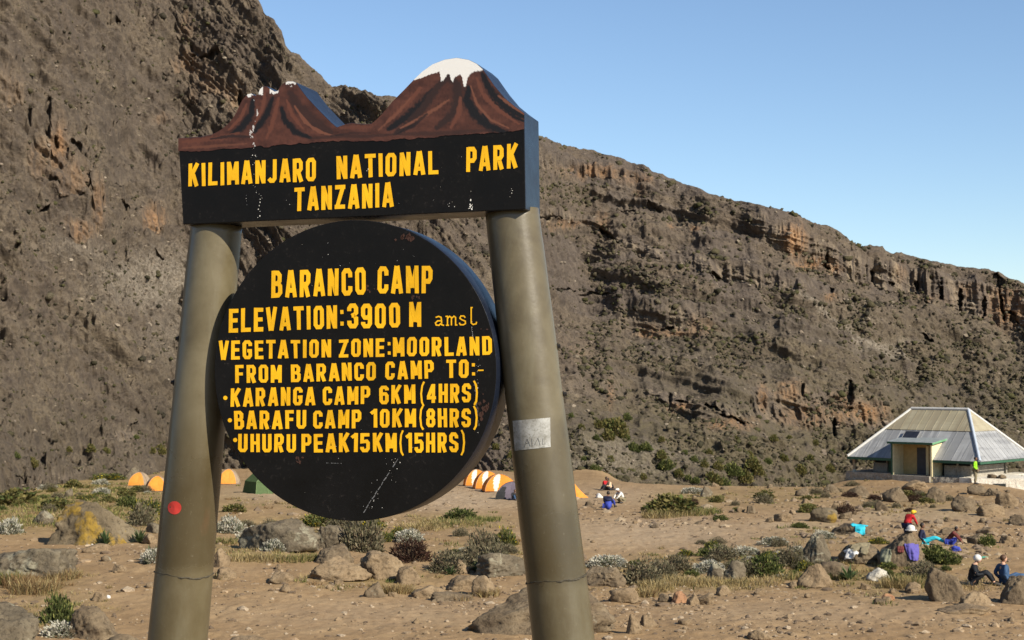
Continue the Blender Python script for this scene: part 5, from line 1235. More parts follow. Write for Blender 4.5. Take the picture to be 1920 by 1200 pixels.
roof = ribbed("roof", [(E[i], E[(i + 1) % 4], Mid[(i + 1) % 4], Mid[i]) for i in (1, 2, 3)] + [(E[0], rp(px0 + .02, 0), rp(px0 + .02, ym), Mid[0]), (rp(px1 - .02, 0), E[1], Mid[1], rp(px1 - .02, ym)), (rp(px0 + .02, 1.45), rp(px1 - .02, 1.45), rp(px1 - .02, ym), rp(px0 + .02, ym))], M_RG)
def sub(o, par):
    o.parent = par; return o
sub(ribbed("upper_roof", [(Mid[i], Mid[(i + 1) % 4], top4[(i + 1) % 4], top4[i]) for i in (0, 1, 2, 3) if (top4[(i + 1) % 4] - top4[i]).length > .1], M_RB, .05), roof)
mb = MB()
for i in (1, 3):
    a, b, c = Mid[i], Mid[(i + 1) % 4], top4[i]; n = (b - a).cross(c - a).normalized(); mb.prism([a + n * .05, b + n * .05, c + n * .05], -n * .06)
sub(mb.build("upper_roof", M_RB, hut), roof)
mb = MB(); mb.tube([T2[0] + Vector((0, 0, .06)), T2[1] + Vector((0, 0, .06))], .13, 8); sub(mb.build("ridge_cap", M_CAP, hut), roof)
for i in range(4):
    mb = MB(); mb.tube([E[i] + Vector((0, 0, .03)), top4[i] + Vector((0, 0, .05))], .11, 8); sub(mb.build("hip_cap", M_CAP if i != 1 else simple("hip_cap_bluish", (.36, .4, .45), .5, .1, 4), hut), roof)
mb = MB()
for a, b in ((E[0], rp(px0, 0)), (rp(px1, 0), E[1]), (E[1], E[2]), (E[2], E[3]), (E[3], E[0])):
    d = (b - a).normalized(); n = Vector((d.y, -d.x, 0))
    mb.prism([a + n * .012 - Vector((0, 0, .2)), b + n * .012 - Vector((0, 0, .2)), b + n * .012 - Vector((0, 0, .03)), a + n * .012 - Vector((0, 0, .03))], n * .03)
sub(mb.build("fascia", M_GRN, hut), roof)
# walls set back under the eaves, low block parapet with dark openings above
px0, px1 = HW - 6.94, HW - 3.68
OV = 1.15
def wallbox(name, x0, x1, y0, y1, z0, z1, mat, par=None):
    mb = MB(); mb.box(((x0 + x1) / 2, (y0 + y1) / 2, (z0 + z1) / 2), (x1 - x0, y1 - y0, z1 - z0)); return mb.build(name, mat, par or hut)
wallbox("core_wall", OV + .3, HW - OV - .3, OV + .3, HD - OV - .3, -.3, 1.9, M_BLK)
w = wallbox("block_wall", OV + .5, px0 - 1.1, OV, OV + .22, -.4, .78, M_BLOCK)
wallbox("block_wall", px1 + .3, HW - OV - .05, OV, OV + .22, -.4, .8, M_BLOCK); wallbox("block_wall", HW - OV - .2, HW - OV, OV + .24, HD - OV - 1.3, -.4, .82, M_BLOCK)
for x in (OV + .45, px0 - 1.12, px1 + 1.35, HW - OV - .12): wallbox("mullion", x - .05, x + .05, OV - .03, OV + .12, -.1, 1.5, M_BLOCK)
wallbox("door", px0 - 1.02, px0 - .12, OV + .05, OV + .2, -.3, 1.6, M_GRN)
wallbox("side_post", HW - OV + .02, HW - OV + .14, HD - OV - 1.2, HD - OV - 1.05, -.3, 1.7, M_BLOCK)
M_POST = simple("veranda_post_timber", (.36, .25, .14), .8, .2, 6); M_PF = simple("veranda_post_pale", (.5, .42, .3), .8, .2, 6)
for (x, y) in ((.35, .35), (HW - .35, HD - .5), (.35, HD - .5), (OV + 4.6, HD - .4)):
    mb = MB(); mb.tube([(x, y, -.35), (x, y, EZ_ - .02)], .11, 10); o = mb.build("veranda_post", M_POST if x < 1 else M_PF, hut)
    mb = MB(); mb.tube([(x, y, -.4), (x, y, .25)], [.2, .15], 10); mb.build("post_foot", M_PF, hut).parent = o
# porch
PZ = 2.42; pf = -.12
por = wallbox("porch_wall", px0, px0 + .14, pf, 2.0, -.35, PZ - .06, M_CREAM); wallbox("porch_wall", px1 - .14, px1, pf + .0, 2.2, -.35, PZ - .02, M_CREAM)
wallbox("porch_back", px0 + .145, px1 - .145, 1.35, 1.5, -.3, PZ - .05, simple("porch_ochre", (.42, .29, .12), .8, .15, 3))
wallbox("porch_door", px0 + 1.28, px0 + 2.1, 1.31, 1.347, -.22, 2.0, simple("porch_door_dark", (.05, .05, .055), .5, .2, 4))
wallbox("porch_pilaster", px0 + 2.1, px0 + 2.32, 1.15, 1.345, -.22, 2.15, M_CREAM); wallbox("porch_floor", px0 + .1, px1 - .1, -.35, 1.3, -.42, .02, M_BLOCK)
wallbox("porch_edge", px0 - .04, px0 + .08, pf - .03, pf - .002, -.35, PZ - .06, M_GRN)
mb = MB(); a = Vector((px0 - .22, -.42, PZ)); b = Vector((px1 + .2, -.42, PZ)); c = Vector((px1 + .2, 1.9, PZ + .28)); d = Vector((px0 - .22, 1.9, PZ + .28))
mb.prism([a, b, c, d], (0, 0, .05)); pr = mb.build("porch_roof", simple("porch_roof_metal", (.2, .22, .22), .5, .25, 2.5), hut)
mb = MB(); mb.box(((px0 + px1) / 2, -.44, PZ - .03), (px1 - px0 + .44, .03, .16)); mb.build("porch_fascia", M_GRN, hut).parent = pr
mb = MB(); mb.prism([b + Vector((.012, 0, -.1)), c + Vector((.012, 0, -.1)), c + Vector((.012, 0, .03)), b + Vector((.012, 0, .03))], (.02, 0, 0)); mb.build("porch_fascia", simple("porch_green_side", (.12, .27, .14), .5, .2, 5), hut).parent = pr
# solar panel on the lower roof
n = Vector((0, -(RZ - EZ_), cym)).normalized(); up_ = Vector((0, cym, RZ - EZ_)).normalized()
pc = Vector((px0 + .55, 0, EZ_)) + up_ * 2.35 + n * .16
M4 = Matrix((( 1, 0, 0, pc.x), (0, up_.y, n.y, pc.y), (0, up_.z, n.z, pc.z), (0, 0, 0, 1)))
mb = MB(); mb.box((0, 0, 0), (1.2, .95, .05), M4); sp_ = mb.build("solar_panel", simple("solar_glass", (.02, .021, .026), .25, .3, 3, 0, .6), hut)
mb = MB()
for (x, y, dx, dy) in ((0, .5, 1.26, .05), (0, -.5, 1.26, .05), (.62, 0, .05, .95), (-.62, 0, .05, .95)): mb.box((x, y, .01), (dx, dy, .07), M4)
mb.build("panel_frame", simple("panel_frame_metal", (.2, .2, .2), .5), hut).parent = sp_
# base: rough stone under the left half, pale plastered terrace wall under the right corner
def stonewall(name, x0, x1, y0, y1, z0, z1, mat, seed, step=.12, amp=.05):
    nx, nz = max(2, int((x1 - x0) / step)), max(2, int((z1 - z0) / step)); V = []
    for j in range(nz + 1):
        for i in range(nx + 1): V.append((x0 + (x1 - x0) * i / nx, y0, z0 + (z1 - z0) * j / nz))
    V = np.array(V); V[:, 1] -= amp * (1 + fbm(V * 2.2, 3, seed) + .6 * np.floor(2 * vnoise(V * 3.1, seed + 1)))
    mb = MB(); mb.add(V, [tuple(q) for q in grid_faces(nz + 1, nx + 1)]); mb.box(((x0 + x1) / 2, (y0 + y1) / 2 + .08, (z0 + z1) / 2 - .002), (x1 - x0, y1 - y0 - .1, z1 - z0))
    return mb.build(name, mat, hut)
stonewall("stone_base", -.1, px0 - .05, -.1, HD - .2, -1.8, .1, M_STONE, 5); stonewall("stone_base", px0, HW - 1.5, -.05, HD - .2, -1.8, 0.0, M_BLOCK, 6)
tw = stonewall("terrace_wall", 0, 5.2, 0, 4.2, -2.6, .06, M_WALLW, 8, .12, .025)
tw.data.transform(Matrix.Translation((HW - .25, -.75, 0)) @ Matrix.Rotation(Rd(40), 4, 'Z'))
wallbox("terrace_floor", HW - 1.5, HW - .1, -.2, HD, -1.6, .04, M_WALLW)
vt = wallbox("vent", 1.5, 2.35, -.12, -.02, -.66, -.3, M_BLK); vt.data.transform(Matrix.Translation((HW - .25, -.75, 0)) @ Matrix.Rotation(Rd(40), 4, 'Z')); vt.parent = tw
for i, (x, y) in enumerate(((HW + .7, .5), (HW + 1.3, .7))):
    V, Fc = rock_geo(700 + i, 3); me = npmesh("stone", (V * np.array([.7, .5, .3])), Fc); o = link("stone", me, RM['brown'], None, HL + hex_ * x + hey * y + Vector((0, 0, .05)))
    tag(o, ["brown stone lying on the terrace wall, nearer the hut", "brown stone lying on the terrace wall, further from the hut corner"][i], "stone")
# bucket by the hut
G = ground_at(1765, 899); bk = empty("bucket", G); tag(bk, "small yellow bucket on the ground by the hut porch", "bucket")
mb = MB(); mb.tube([(0, 0, 0), (0, 0, .28)], [.12, .16], 14); mb.build("pail", simple("yellow_plastic", (.75, .62, .08), .5, .1, 5), bk)
mb = MB(); mb.tube([(.16 * math.cos(t), 0, .28 + .13 * math.sin(t)) for t in np.linspace(0, math.pi, 9)], .008, 5); mb.build("handle", M_BOLT, bk)

# ------------------------------------------------------------------ tents
def cloth(name, col, var=.12):
    m = NT(name); n1 = m.noise(m.pos(), 6, 4, .6); m.set("Base Color", m.ramp(n1, [(.3, tuple(c * (1 - var) for c in col)), (.7, tuple(min(1, c * (1 + var)) for c in col))])); m.set("Roughness", .75); m.set("Specular IOR Level", .25)
    tr = m.n("BsdfTranslucent"); tr.inputs[0].default_value = tuple(col) + (1,); mx = m.n("MixShader", i0=.25); m.t.links.new(m.b.outputs[0], mx.inputs[1]); m.t.links.new(tr.outputs[0], mx.inputs[2]); m.t.links.new(mx.outputs[0], m.t.nodes["Material Output"].inputs[0])
    m.bump(n1, .4, .05); return m.m
M_OR = cloth("tent_orange", (.78, .27, .035)); M_OY = cloth("tent_amber", (.78, .3, .05)); M_WT = cloth("tent_cream", (.8, .72, .58)); M_TAN = cloth("tent_tan", (.36, .27, .18)); M_PUR = cloth("tent_mauve_grey", (.17, .14, .17)); M_GT = cloth("tent_green", (.085, .13, .05)); M_DKG = simple("tent_dark_seam", (.03, .03, .03), .8)
def dome(P, W, Dp, H, rz, mats, label, group=None, white=None, split=None):
    """square dome tent: four curved panels between two crossing poles; parts: canopy, fly panel, door, poles"""
    t = empty("dome_tent", P, rz); tag(t, label, "tent", group)
    def S(u, v):                        # u 0..1 round, v 0..1 up
        a = u * 2 * math.pi; q = max(abs(math.cos(a)), abs(math.sin(a))); k = 1 / (q * .75 + .25)
        r_ = max(0.0, math.cos(v * math.pi / 2)) ** 1.08; z = math.sin(v * math.pi / 2)
        pinch = 1 - .1 * math.sin(v * math.pi) * (1 - abs(math.sin(2 * a)))
        return Vector((math.cos(a) * W / 2 * r_ * k * pinch, math.sin(a) * Dp / 2 * r_ * k * pinch, z * H))
    NU, NV = 112, 30; V = [S(i / NU, j / NV) for j in range(NV + 1) for i in range(NU)]
    main, alt = MB(), MB()
    for j in range(NV):
        for i in range(NU):
            f = (j * NU + i, j * NU + (i + 1) % NU, (j + 1) * NU + (i + 1) % NU, (j + 1) * NU + i)
            u, v = (i + .5) / NU, (j + .5) / NV
            (alt if (white and white(u, v)) else main).add([V[k] for k in f], [(0, 1, 2, 3)])
    main.build("canopy", mats[0], t, True)
    if white: alt.build("fly_panel", mats[1], t, True)
    for k in (0, 1):
        pl = [S((.125 + .25 * k), v) * 1.012 for v in np.linspace(0, 1, 12)] + [S((.625 + .25 * k), v) * 1.012 for v in np.linspace(1, 0, 12)]
        mb = MB(); mb.tube(pl, .016, 5); mb.build("pole", mats[-1], t)
    mb = MB(); pl = [S(u, .02) * 1.01 for u in np.linspace(0, 1, 49)]; mb.tube(pl, .025, 5); mb.build("hem", M_DKG, t)
    return t
def tent_px(x0, x1, yt, yb): G = ground_at((x0 + x1) / 2, yb); sc = G.y / F; return G, (x1 - x0) * sc, (yb - yt) * sc
fw = lambda u, v: abs(((u - .70 + .5) % 1) - .5) < .008 + .062 * v or abs(((u - .2 + .5) % 1) - .5) < .012 + .11 * v
for (x0, x1, yt, yb, lb) in [(868, 918, 881, 911, "orange and cream dome tent furthest back in the row, partly behind the round board"), (886, 942, 884, 917, "orange and cream dome tent in the middle of the row"), (903, 970, 890, 922, "orange and cream dome tent nearest in the row, beside the mauve tent")]:
    G, W, H = tent_px(x0, x1, yt, yb); dome(G + Vector((0, W * .4, -.03)), W, W * .8, H * 1.0, Rd(8), [M_OR, M_WT, M_TAN], lb, "orange and cream tents in a row", fw)
fl = lambda u, v: not (abs(((u - .70 + .5) % 1) - .5) < .135)
for (x0, x1, yt, yb, lb, m_, rz) in [(238, 278, 886, 911, "leftmost orange dome tent on the grassy rise", M_OY, 0), (268, 314, 893, 921, "bright orange dome tent just left of the left post", M_OR, 18), (404, 448, 880, 908, "amber dome tent just right of the left post", M_OY, 10)]:
    G, W, H = tent_px(x0, x1, yt, yb); dome(G + Vector((0, W * .4, -.03)), W, W * .85, H, Rd(rz), [m_, M_TAN, M_TAN], lb, None, fl)
G, W, H = tent_px(930, 992, 904, 937); mauve = dome(G + Vector((0, W * .35, -.03)), W, W * .7, H, Rd(-12), [M_PUR, M_DKG, M_DKG], "small mauve grey tent in front of the orange and cream tents", None, lambda u, v: v < .55 and abs(((u - .66 + .5) % 1) - .5) < .045 * (1 - v))
# pyramid mess tent right of the right post
G, W, H = tent_px(1046, 1102, 902, 935); t = empty("pyramid_tent", G + Vector((0, W * .4, -.03)), Rd(20)); tag(t, "orange pyramid tent just right of the right post", "tent")
mb = MB(); c4 = [Vector((a * W * .46, b * W * .46, 0)) for a, b in ((-1, -1), (1, -1), (1, 1), (-1, 1))]; N = 8; ap = Vector((0, 0, H))
for i in range(4):
    a, b = c4[i], c4[(i + 1) % 4]; g_ = []
    for j in range(N + 1):
        v = j / N
        for k in range(N + 1):
            q = a.lerp(b, k / N).lerp(ap, v * .96); sag = math.sin(math.pi * v) * .06 * W; q = q - Vector((q.x, q.y, 0)).normalized() * sag * .6 - Vector((0, 0, sag * .35)); g_.append(q)
    mb.add(g_, [tuple(f) for f in grid_faces(N + 1, N + 1)])
mb.build("canopy", M_OY, t, True)
mb = MB(); mb.tube([(0, 0, 0), (0, 0, H * 1.03)], .03, 8); mb.build("pole", M_DKG, t)
mb = MB(); mb.prism([c4[0].lerp(c4[1], .35) + Vector((0, -.02, .01)), c4[0].lerp(c4[1], .65) + Vector((0, -.02, .01)), c4[0].lerp(c4[1], .5).lerp(ap, .6) + Vector((0, -.03, 0))], (0, -.015, 0)); mb.build("door_flap", M_OR, t)
# green wall tent behind the round board
G, W, H = tent_px(458, 512, 884, 926); t = empty("wall_tent", G + Vector((0, W * .5, -.02)), Rd(35)); tag(t, "tall dark green tent half hidden by the lower left of the round board", "tent")
w2, d2, hw = W * .42, W * .5, H * .55
mb = MB(); P8 = [Vector((a * w2 * k, b * d2 * k, z)) for z, k in ((0, 1.08), (hw, .92)) for a, b in ((-1, -1), (1, -1), (1, 1), (-1, 1))]; r1, r2 = Vector((0, -d2 * .75, H)), Vector((0, d2 * .75, H))
mb.add(P8, [(0, 1, 5, 4), (1, 2, 6, 5), (2, 3, 7, 6), (3, 0, 4, 7)]); mb.build("wall", M_GT, t)
mb = MB(); q = [v * 1.03 for v in P8[4:]]; q = [Vector((v.x, v.y, hw - .02)) for v in q]; mb.add(q + [r1, r2], [(0, 4, 5, 3), (1, 2, 5, 4), (0, 1, 4), (2, 3, 5)]); o = mb.build("roof", M_GT, t); sm_ = o.modifiers.new("solid", 'SOLIDIFY'); sm_.thickness = .02
mb = MB()
for a, b in ((P8[0], P8[4]), (P8[1], P8[5]), (P8[4], r1), (P8[5], r1), (r1, r2), (P8[1].lerp(P8[0], .5), r1)): mb.tube([a * 1.02, b * 1.02], .022, 6)
mb.build("seam", simple("tent_green_seam", (.12, .17, .07), .8), t)

# ------------------------------------------------------------------ people
SKIN = simple("skin_brown", (.16, .08, .045), .6, .12, 9); SKINL = simple("skin_light", (.45, .26, .17), .6, .1, 9)
def skinmesh(verts, edges, radii, sub=1):
    me = bpy.data.meshes.new("body"); me.from_pydata([tuple(v) for v in verts], edges, []); o = bpy.data.objects.new("tmp", me); COL.objects.link(o)
    md = o.modifiers.new("skin", 'SKIN'); md.use_smooth_shade = True
    if not me.skin_vertices: bpy.context.view_layer.update()
    for i, sv in enumerate(me.skin_vertices[0].data): sv.radius = radii[i] if isinstance(radii[i], tuple) else (radii[i], radii[i]); sv.use_root = (i == 0)
    s2 = o.modifiers.new("sub", 'SUBSURF'); s2.levels = sub; s2.render_levels = sub
    dg = bpy.context.evaluated_depsgraph_get(); dg.update(); m2 = bpy.data.meshes.new_from_object(o.evaluated_get(dg)); bpy.data.objects.remove(o); bpy.data.meshes.remove(me)
    V = [v.co.copy() for v in m2.vertices]; Fs = [tuple(p_.vertices) for p_ in m2.polygons]; bpy.data.meshes.remove(m2); return V, Fs
POSES = {
 'stand': dict(pel=(0, 0, .92), spi=(0, .01, 1.12), che=(0, .01, 1.3), nek=(0, 0, 1.46), hed=(0, -.03, 1.6), sh=(.18, .01, 1.38), el=(.24, .05, 1.1), ha=(.2, -.14, .93), hip=(.09, 0, .88), kn=(.1, -.03, .49), an=(.1, .03, .09), toe=(.11, -.14, .04)),
 'sit': dict(pel=(0, 0, .12), spi=(0, -.02, .3), che=(0, -.07, .5), nek=(0, -.12, .64), hed=(0, -.18, .77), sh=(.18, -.07, .57), el=(.25, -.16, .34), ha=(.16, -.38, .36), hip=(.1, -.04, .12), kn=(.14, -.42, .42), an=(.13, -.66, .1), toe=(.13, -.84, .05)),
 'crouch': dict(pel=(0, .05, .3), spi=(0, -.02, .46), che=(0, -.14, .62), nek=(0, -.24, .74), hed=(0, -.32, .85), sh=(.18, -.17, .68), el=(.22, -.38, .48), ha=(.12, -.52, .3), hip=(.1, .04, .28), kn=(.16, -.32, .42), an=(.14, -.08, .09), toe=(.15, -.26, .04)),
 'bend': dict(pel=(0, .1, .9), spi=(0, .02, 1.08), che=(0, -.12, 1.23), nek=(0, -.25, 1.33), hed=(0, -.34, 1.42), sh=(.18, -.15, 1.29), el=(.22, -.28, 1.05), ha=(.15, -.42, .9), hip=(.09, .08, .87), kn=(.1, .02, .48), an=(.1, .06, .09), toe=(.11, -.12, .04)),
 'recline': dict(pel=(0, 0, .12), spi=(0, .06, .3), che=(0, .1, .48), nek=(0, .1, .62), hed=(0, .06, .76), sh=(.18, .1, .55), el=(.24, .2, .32), ha=(.22, .02, .14), hip=(.1, -.04, .12), kn=(.14, -.45, .28), an=(.14, -.85, .09), toe=(.15, -.98, .13)),
}
FS = 0
def fold(vf):
    global FS; FS += 1
    V = np.array([tuple(v) for v in vf[0]]); n1_ = ridged(V * np.array([11, 11, 16]) + FS * 3.1, 2, FS); n2_ = fbm(V * 7 + FS, 2, FS + 50)
    c_ = V.mean(0); d = V - c_; d[:, 2] *= .3; d /= np.maximum(1e-4, np.linalg.norm(d, axis=1))[:, None]
    V = V + d * (.013 * n1_ + .012 * n2_)[:, None]
    return [Vector(v) for v in V], vf[1]
def person(P, rz, pose, label, top, bottom, skin=SKIN, hat=None, hair=(.02, .015, .012), s=1.0, shoe=(.04, .035, .03), arm_bare=False, group=None, hatw=False):
    J = {k: Vector(v) for k, v in POSES[pose].items()}; mir = lambda v: Vector((-v.x, v.y, v.z))
    t = empty("person", P, rz); t.scale = (s, s, s); tag(t, label, "person", group)
    # one continuous body with head, hands with five fingers, and feet
    V, Ed, Rr = [J['pel'], J['spi'], J['che'], J['nek'], J['nek'].lerp(J['hed'], .5)], [(0, 1), (1, 2), (2, 3), (3, 4)], [(.14, .11), (.13, .1), (.145, .105), (.06, .06), (.06, .06)]
    fwd = Vector((0, -1, 0))
    for sd in (1, -1):
        f = (lambda v: v) if sd > 0 else mir
        b = len(V); ha = f(J['ha']); el = f(J['el']); d = (ha - el).normalized()
        V += [f(J['sh']), el, ha, ha + d * .07]; Ed += [(2, b), (b, b + 1), (b + 1, b + 2), (b + 2, b + 3)]; Rr += [.055, .042, .03, (.036, .02)]
        side = d.cross(Vector((0, 0, 1))); side = side.normalized() if side.length > .1 else Vector((1, 0, 0)); dn = d.cross(side).normalized()
        for q, (off, ln) in enumerate(((-.03, .07), (-.01, .085), (.01, .08), (.03, .06))):
            n0 = len(V); k1 = ha + d * .08 + side * off; V += [k1, k1 + d * ln * .6 + dn * .012, k1 + d * ln * .85 + dn * .035]; Ed += [(b + 3, n0), (n0, n0 + 1), (n0 + 1, n0 + 2)]; Rr += [.0095, .009, .008]
        n0 = len(V); V += [ha + d * .03 + side * .045 * sd, ha + d * .075 + side * .062 * sd]; Ed += [(b + 2, n0), (n0, n0 + 1)]; Rr += [.012, .01]
        b = len(V); V += [f(J['hip']), f(J['kn']), f(J['an']), f(J['toe'])]; Ed += [(0, b), (b, b + 1), (b + 1, b + 2), (b + 2, b + 3)]; Rr += [.085, .058, .042, (.035, .03)]
    bV, bF = skinmesh(V, Ed, Rr, 1)
    mb = MB(); mb.add(bV, bF); h = J['hed']
    hb = len(mb.v); mb.ball(h, (.075, .094, .112), 16, 12)
    for i in range(hb, len(mb.v)):
        q = mb.v[i] - h
        if q.z < -.03: mb.v[i].x = h.x + q.x * (.86 + .5 * (q.z + .112)); mb.v[i].y -= .008
    mb.ball(h + Vector((0, -.096, -.012)), (.013, .02, .018), 8, 6); mb.ball(h + Vector((0, -.086, -.05)), (.024, .012, .007), 8, 5)
    for sd in (1, -1): mb.ball(h + Vector((.074 * sd, .005, -.008)), (.012, .02, .03), 8, 6); mb.ball(h + Vector((.03 * sd, -.083, .016)), (.013, .01, .008), 8, 5)
    mb.build("body", skin, t, True)
    # jacket or shirt, trousers, shoes, hair and hat
    V, Ed, Rr = [J['pel'] + Vector((0, 0, .02)), J['spi'], J['che'], J['che'].lerp(J['nek'], .75)], [(0, 1), (1, 2), (2, 3)], [(.175, .14), (.165, .13), (.18, .135), (.085, .08)]
    for sd in (1, -1):
        f = (lambda v: v) if sd > 0 else mir
        b = len(V); V += [f(J['sh']), f(J['el'])] + ([] if arm_bare else [f(J['ha']).lerp(f(J['el']), .08)]); Ed += [(2, b), (b, b + 1)] + ([] if arm_bare else [(b + 1, b + 2)]); Rr += [.075, .06] + ([] if arm_bare else [.046])
    mb = MB(); mb.add(*fold(skinmesh(V, Ed, Rr, 2))); mb.build("jacket", top, t, True)
    V, Ed, Rr = [J['pel']], [], [(.165, .135)]
    for sd in (1, -1):
        f = (lambda v: v) if sd > 0 else mir
        b = len(V); V += [f(J['hip']), f(J['kn']), f(J['an']).lerp(f(J['kn']), .1)]; Ed += [(0, b), (b, b + 1), (b + 1, b + 2)]; Rr += [.1, .075, .058]
    mb = MB(); mb.add(*fold(skinmesh(V, Ed, Rr, 2))); mb.build("trousers", bottom, t, True)
    for sd in (1, -1):
        f = (lambda v: v) if sd > 0 else mir
        an, toe = f(J['an']), f(J['toe']); bk_ = an + (an - toe).normalized() * .05; mb = MB(); mb.tube([bk_ - Vector((0, 0, .02)), an - Vector((0, 0, .015)), an.lerp(toe, .6), toe + (toe - an).normalized() * .06], [.045, .062, .052, .03], 10); mb.build("shoe", simple("shoe_leather", shoe, .7), t, True)
    if hat:
        mb = MB(); mb.ball(h + Vector((0, .012, .035)), (.092, .112, .1) if not hatw else (.112, .122, .112), 14, 9)
        if not hatw: mb.tube([h + Vector((0, -.06, .05)), h + Vector((0, -.16, .035))], [.075, .05], 10)
        mb.build("hat", hat, t, True)
    else:
        mb = MB(); mb.ball(h + Vector((0, .022, .028)), (.088, .096, .1), 14, 9); mb.build("hair", simple("hair_dark", hair, .6, .3, 30), t, True)
    return t
NEON = cloth("neon_yellow_cloth", (.35, .8, .03)); REDC = cloth("red_cloth", (.5, .02, .025)); BLKC = cloth("black_cloth", (.016, .018, .022)); DARK = cloth("dark_trouser_cloth", (.03, .03, .035)); WHC = cloth("white_cloth", (.72, .7, .66)); YELC = cloth("yellow_cloth", (.75, .5, .04)); NAVY = cloth("navy_cloth", (.02, .024, .06)); TURQ = cloth("turquoise_cloth", (.04, .5, .62)); BLUC = cloth("blue_cloth", (.05, .075, .4)); MARO = cloth("maroon_cloth", (.14, .035, .03)); KHA = cloth("khaki_cloth", (.25, .21, .13)); PURC = cloth("purple_cloth", (.12, .1, .36)); DENIM = cloth("patterned_blue_cloth", (.05, .1, .19)); CREAMC = cloth("cream_cloth", (.7, .5, .33))
def at_px(px, py): return ground_at(px, py)
person(at_px(1829, 908), Rd(65), 'stand', "person in a neon yellow jacket and khaki trousers standing in front of the hut corner", NEON, KHA, SKIN, s=1.04)
G = at_px(1706, 1022); person(G + Vector((0, .3, 0)), Rd(120), 'bend', "person in a red jacket and yellow hat leaning forward behind the cone shaped boulder", REDC, NAVY, SKIN, YELC, s=.86)
person(at_px(1822, 1097), Rd(70), 'sit', "person in a black jacket and white hat sitting behind the tall rounded boulder", BLKC, BLKC, SKINL, WHC, s=1.12, hatw=True)
person(at_px(1886, 1096), Rd(105), 'recline', "person with brown hair and blue patterned clothes sitting at the right edge", DENIM, DENIM, SKINL, None, (.07, .035, .018), s=1.12)
person(at_px(1733, 1020), Rd(80), 'recline', "person in a navy top and turquoise trousers sitting right of the cone shaped boulder", NAVY, TURQ, SKIN, s=.95)
person(at_px(1781, 1026), Rd(70), 'crouch', "person in a maroon top and blue trousers crouching on the path at right", MARO, BLUC, SKIN, s=.85)
person(at_px(1133, 919), Rd(60), 'sit', "person in a red jacket sitting at the far edge of the camp", REDC, DARK, SKIN, s=1.02)
person(at_px(1144, 920), Rd(-70), 'sit', "person in a cream top sitting beside the red jacketed one", CREAMC, DARK, SKIN, s=.95)
person(at_px(1138, 953), Rd(150), 'sit', "person in a dark jacket with a blue pack sitting on the open dirt", NAVY, BLUC, SKIN, s=1.05)
person(at_px(1166, 944), Rd(-60), 'crouch', "person in a white shirt and cap crouching on the open dirt", WHC, KHA, SKIN, WHC, s=.9)
person(at_px(964, 938), Rd(20), 'sit', "person in dark clothes sitting at the door of the mauve tent", DARK, DENIM, SKIN, s=.75)
G = at_px(1138, 955); bp = empty("backpack", G + Vector((.05, -.28, .0)), Rd(10)); tag(bp, "blue backpack leaning against the seated person on the open dirt", "backpack")
mb = MB(); mb.ball((0, 0, .3), (.2, .15, .3), 14, 10); mb.build("pack_body", BLUC, bp, True); mb = MB(); mb.ball((0, -.03, .54), (.19, .16, .09), 12, 8); mb.build("lid", NAVY, bp, True); mb = MB(); mb.ball((0, -.13, .22), (.12, .06, .13), 10, 8); mb.build("pocket", BLUC, bp, True)

# ------------------------------------------------------------------ washing spread on the rocks and odds and ends
def rock_bvh(o):
    Mw = o.matrix_world if o.parent else Matrix.Translation(o.location)
    return BVHTree.FromPolygons([Mw @ v.co for v in o.data.vertices], [tuple(p_.vertices) for p_ in o.data.polygons])
def drape(key, quad, poly, mat, name, label, cat, n=26, seed=1):
    """cloth laid on a rock: every point is dropped on the stone's own surface"""
    bv_ = rock_bvh(ROCKS[key]); c0 = ROCKS[key].location; V, ok = {}, []
    def inside(u, v):
        k = False; m_ = len(poly)
        for i in range(m_):
            (x1_, y1_), (x2_, y2_) = poly[i], poly[i - 1]
            if (y1_ > v) != (y2_ > v) and u < (x2_ - x1_) * (v - y1_) / (y2_ - y1_) + x1_: k = not k
        return k
    pts = {}; lastd = c0.y - .3
    for j in range(n + 1):
        for i in range(n + 1):
            u, v = i / n, j / n
            x = (quad[0][0] * (1 - u) + quad[1][0] * u) * (1 - v) + (quad[3][0] * (1 - u) + quad[2][0] * u) * v
            y = (quad[0][1] * (1 - u) + quad[1][1] * u) * (1 - v) + (quad[3][1] * (1 - u) + quad[2][1] * u) * v
            rr_ = ray(x, y).normalized(); h_, nn_, _, dist = bv_.ray_cast(CAM, rr_)
            if h_ is None: pts[i, j] = None; continue
            pts[i, j] = h_ + nn_ * .02 + Vector((0, -.012, .0)) * (1 + math.sin(u * 17 + v * 5 + seed)) 
    idx, vs, fs = {}, [], []
    for j in range(n):
        for i in range(n):
            cs = [(i, j), (i, j + 1), (i + 1, j + 1), (i + 1, j)]
            if not inside((i + .5) / n, (j + .5) / n): continue
            if any(pts[c_] is None for c_ in cs): continue
            q = [pts[c_] for c_ in cs]
            if max((a_ - b_).length for a_ in q for b_ in q) > .5: continue
            f = []
            for c_ in cs:
                if c_ not in idx: idx[c_] = len(vs); vs.append(pts[c_])
                f.append(idx[c_])
            fs.append(tuple(f))
    if not fs: print("drape empty", label); return
    org = sum(vs, Vector()) / len(vs); me = pymesh(name, [v - org for v in vs], fs, True); o = link(name, me, mat, None, org); tag(o, label, cat)
    so_ = o.modifiers.new("thickness", 'SOLIDIFY'); so_.thickness = .015; so_.offset = 1
    return o
TEE = [(.28, 0), (.42, .05), (.58, .05), (.72, 0), (1, .3), (.86, .44), (.76, .34), (.78, 1), (.22, 1), (.24, .34), (.14, .44), (0, .3)]
SQ = [(.02, .04), (.5, 0), (.97, .05), (1, .5), (.95, .97), (.5, 1), (.04, .94), (0, .5)]
drape('tee', [(1594, 977), (1630, 977), (1630, 1003), (1596, 1003)], TEE, TURQ, "t_shirt", "turquoise t shirt spread on a brown boulder to dry", "shirt")
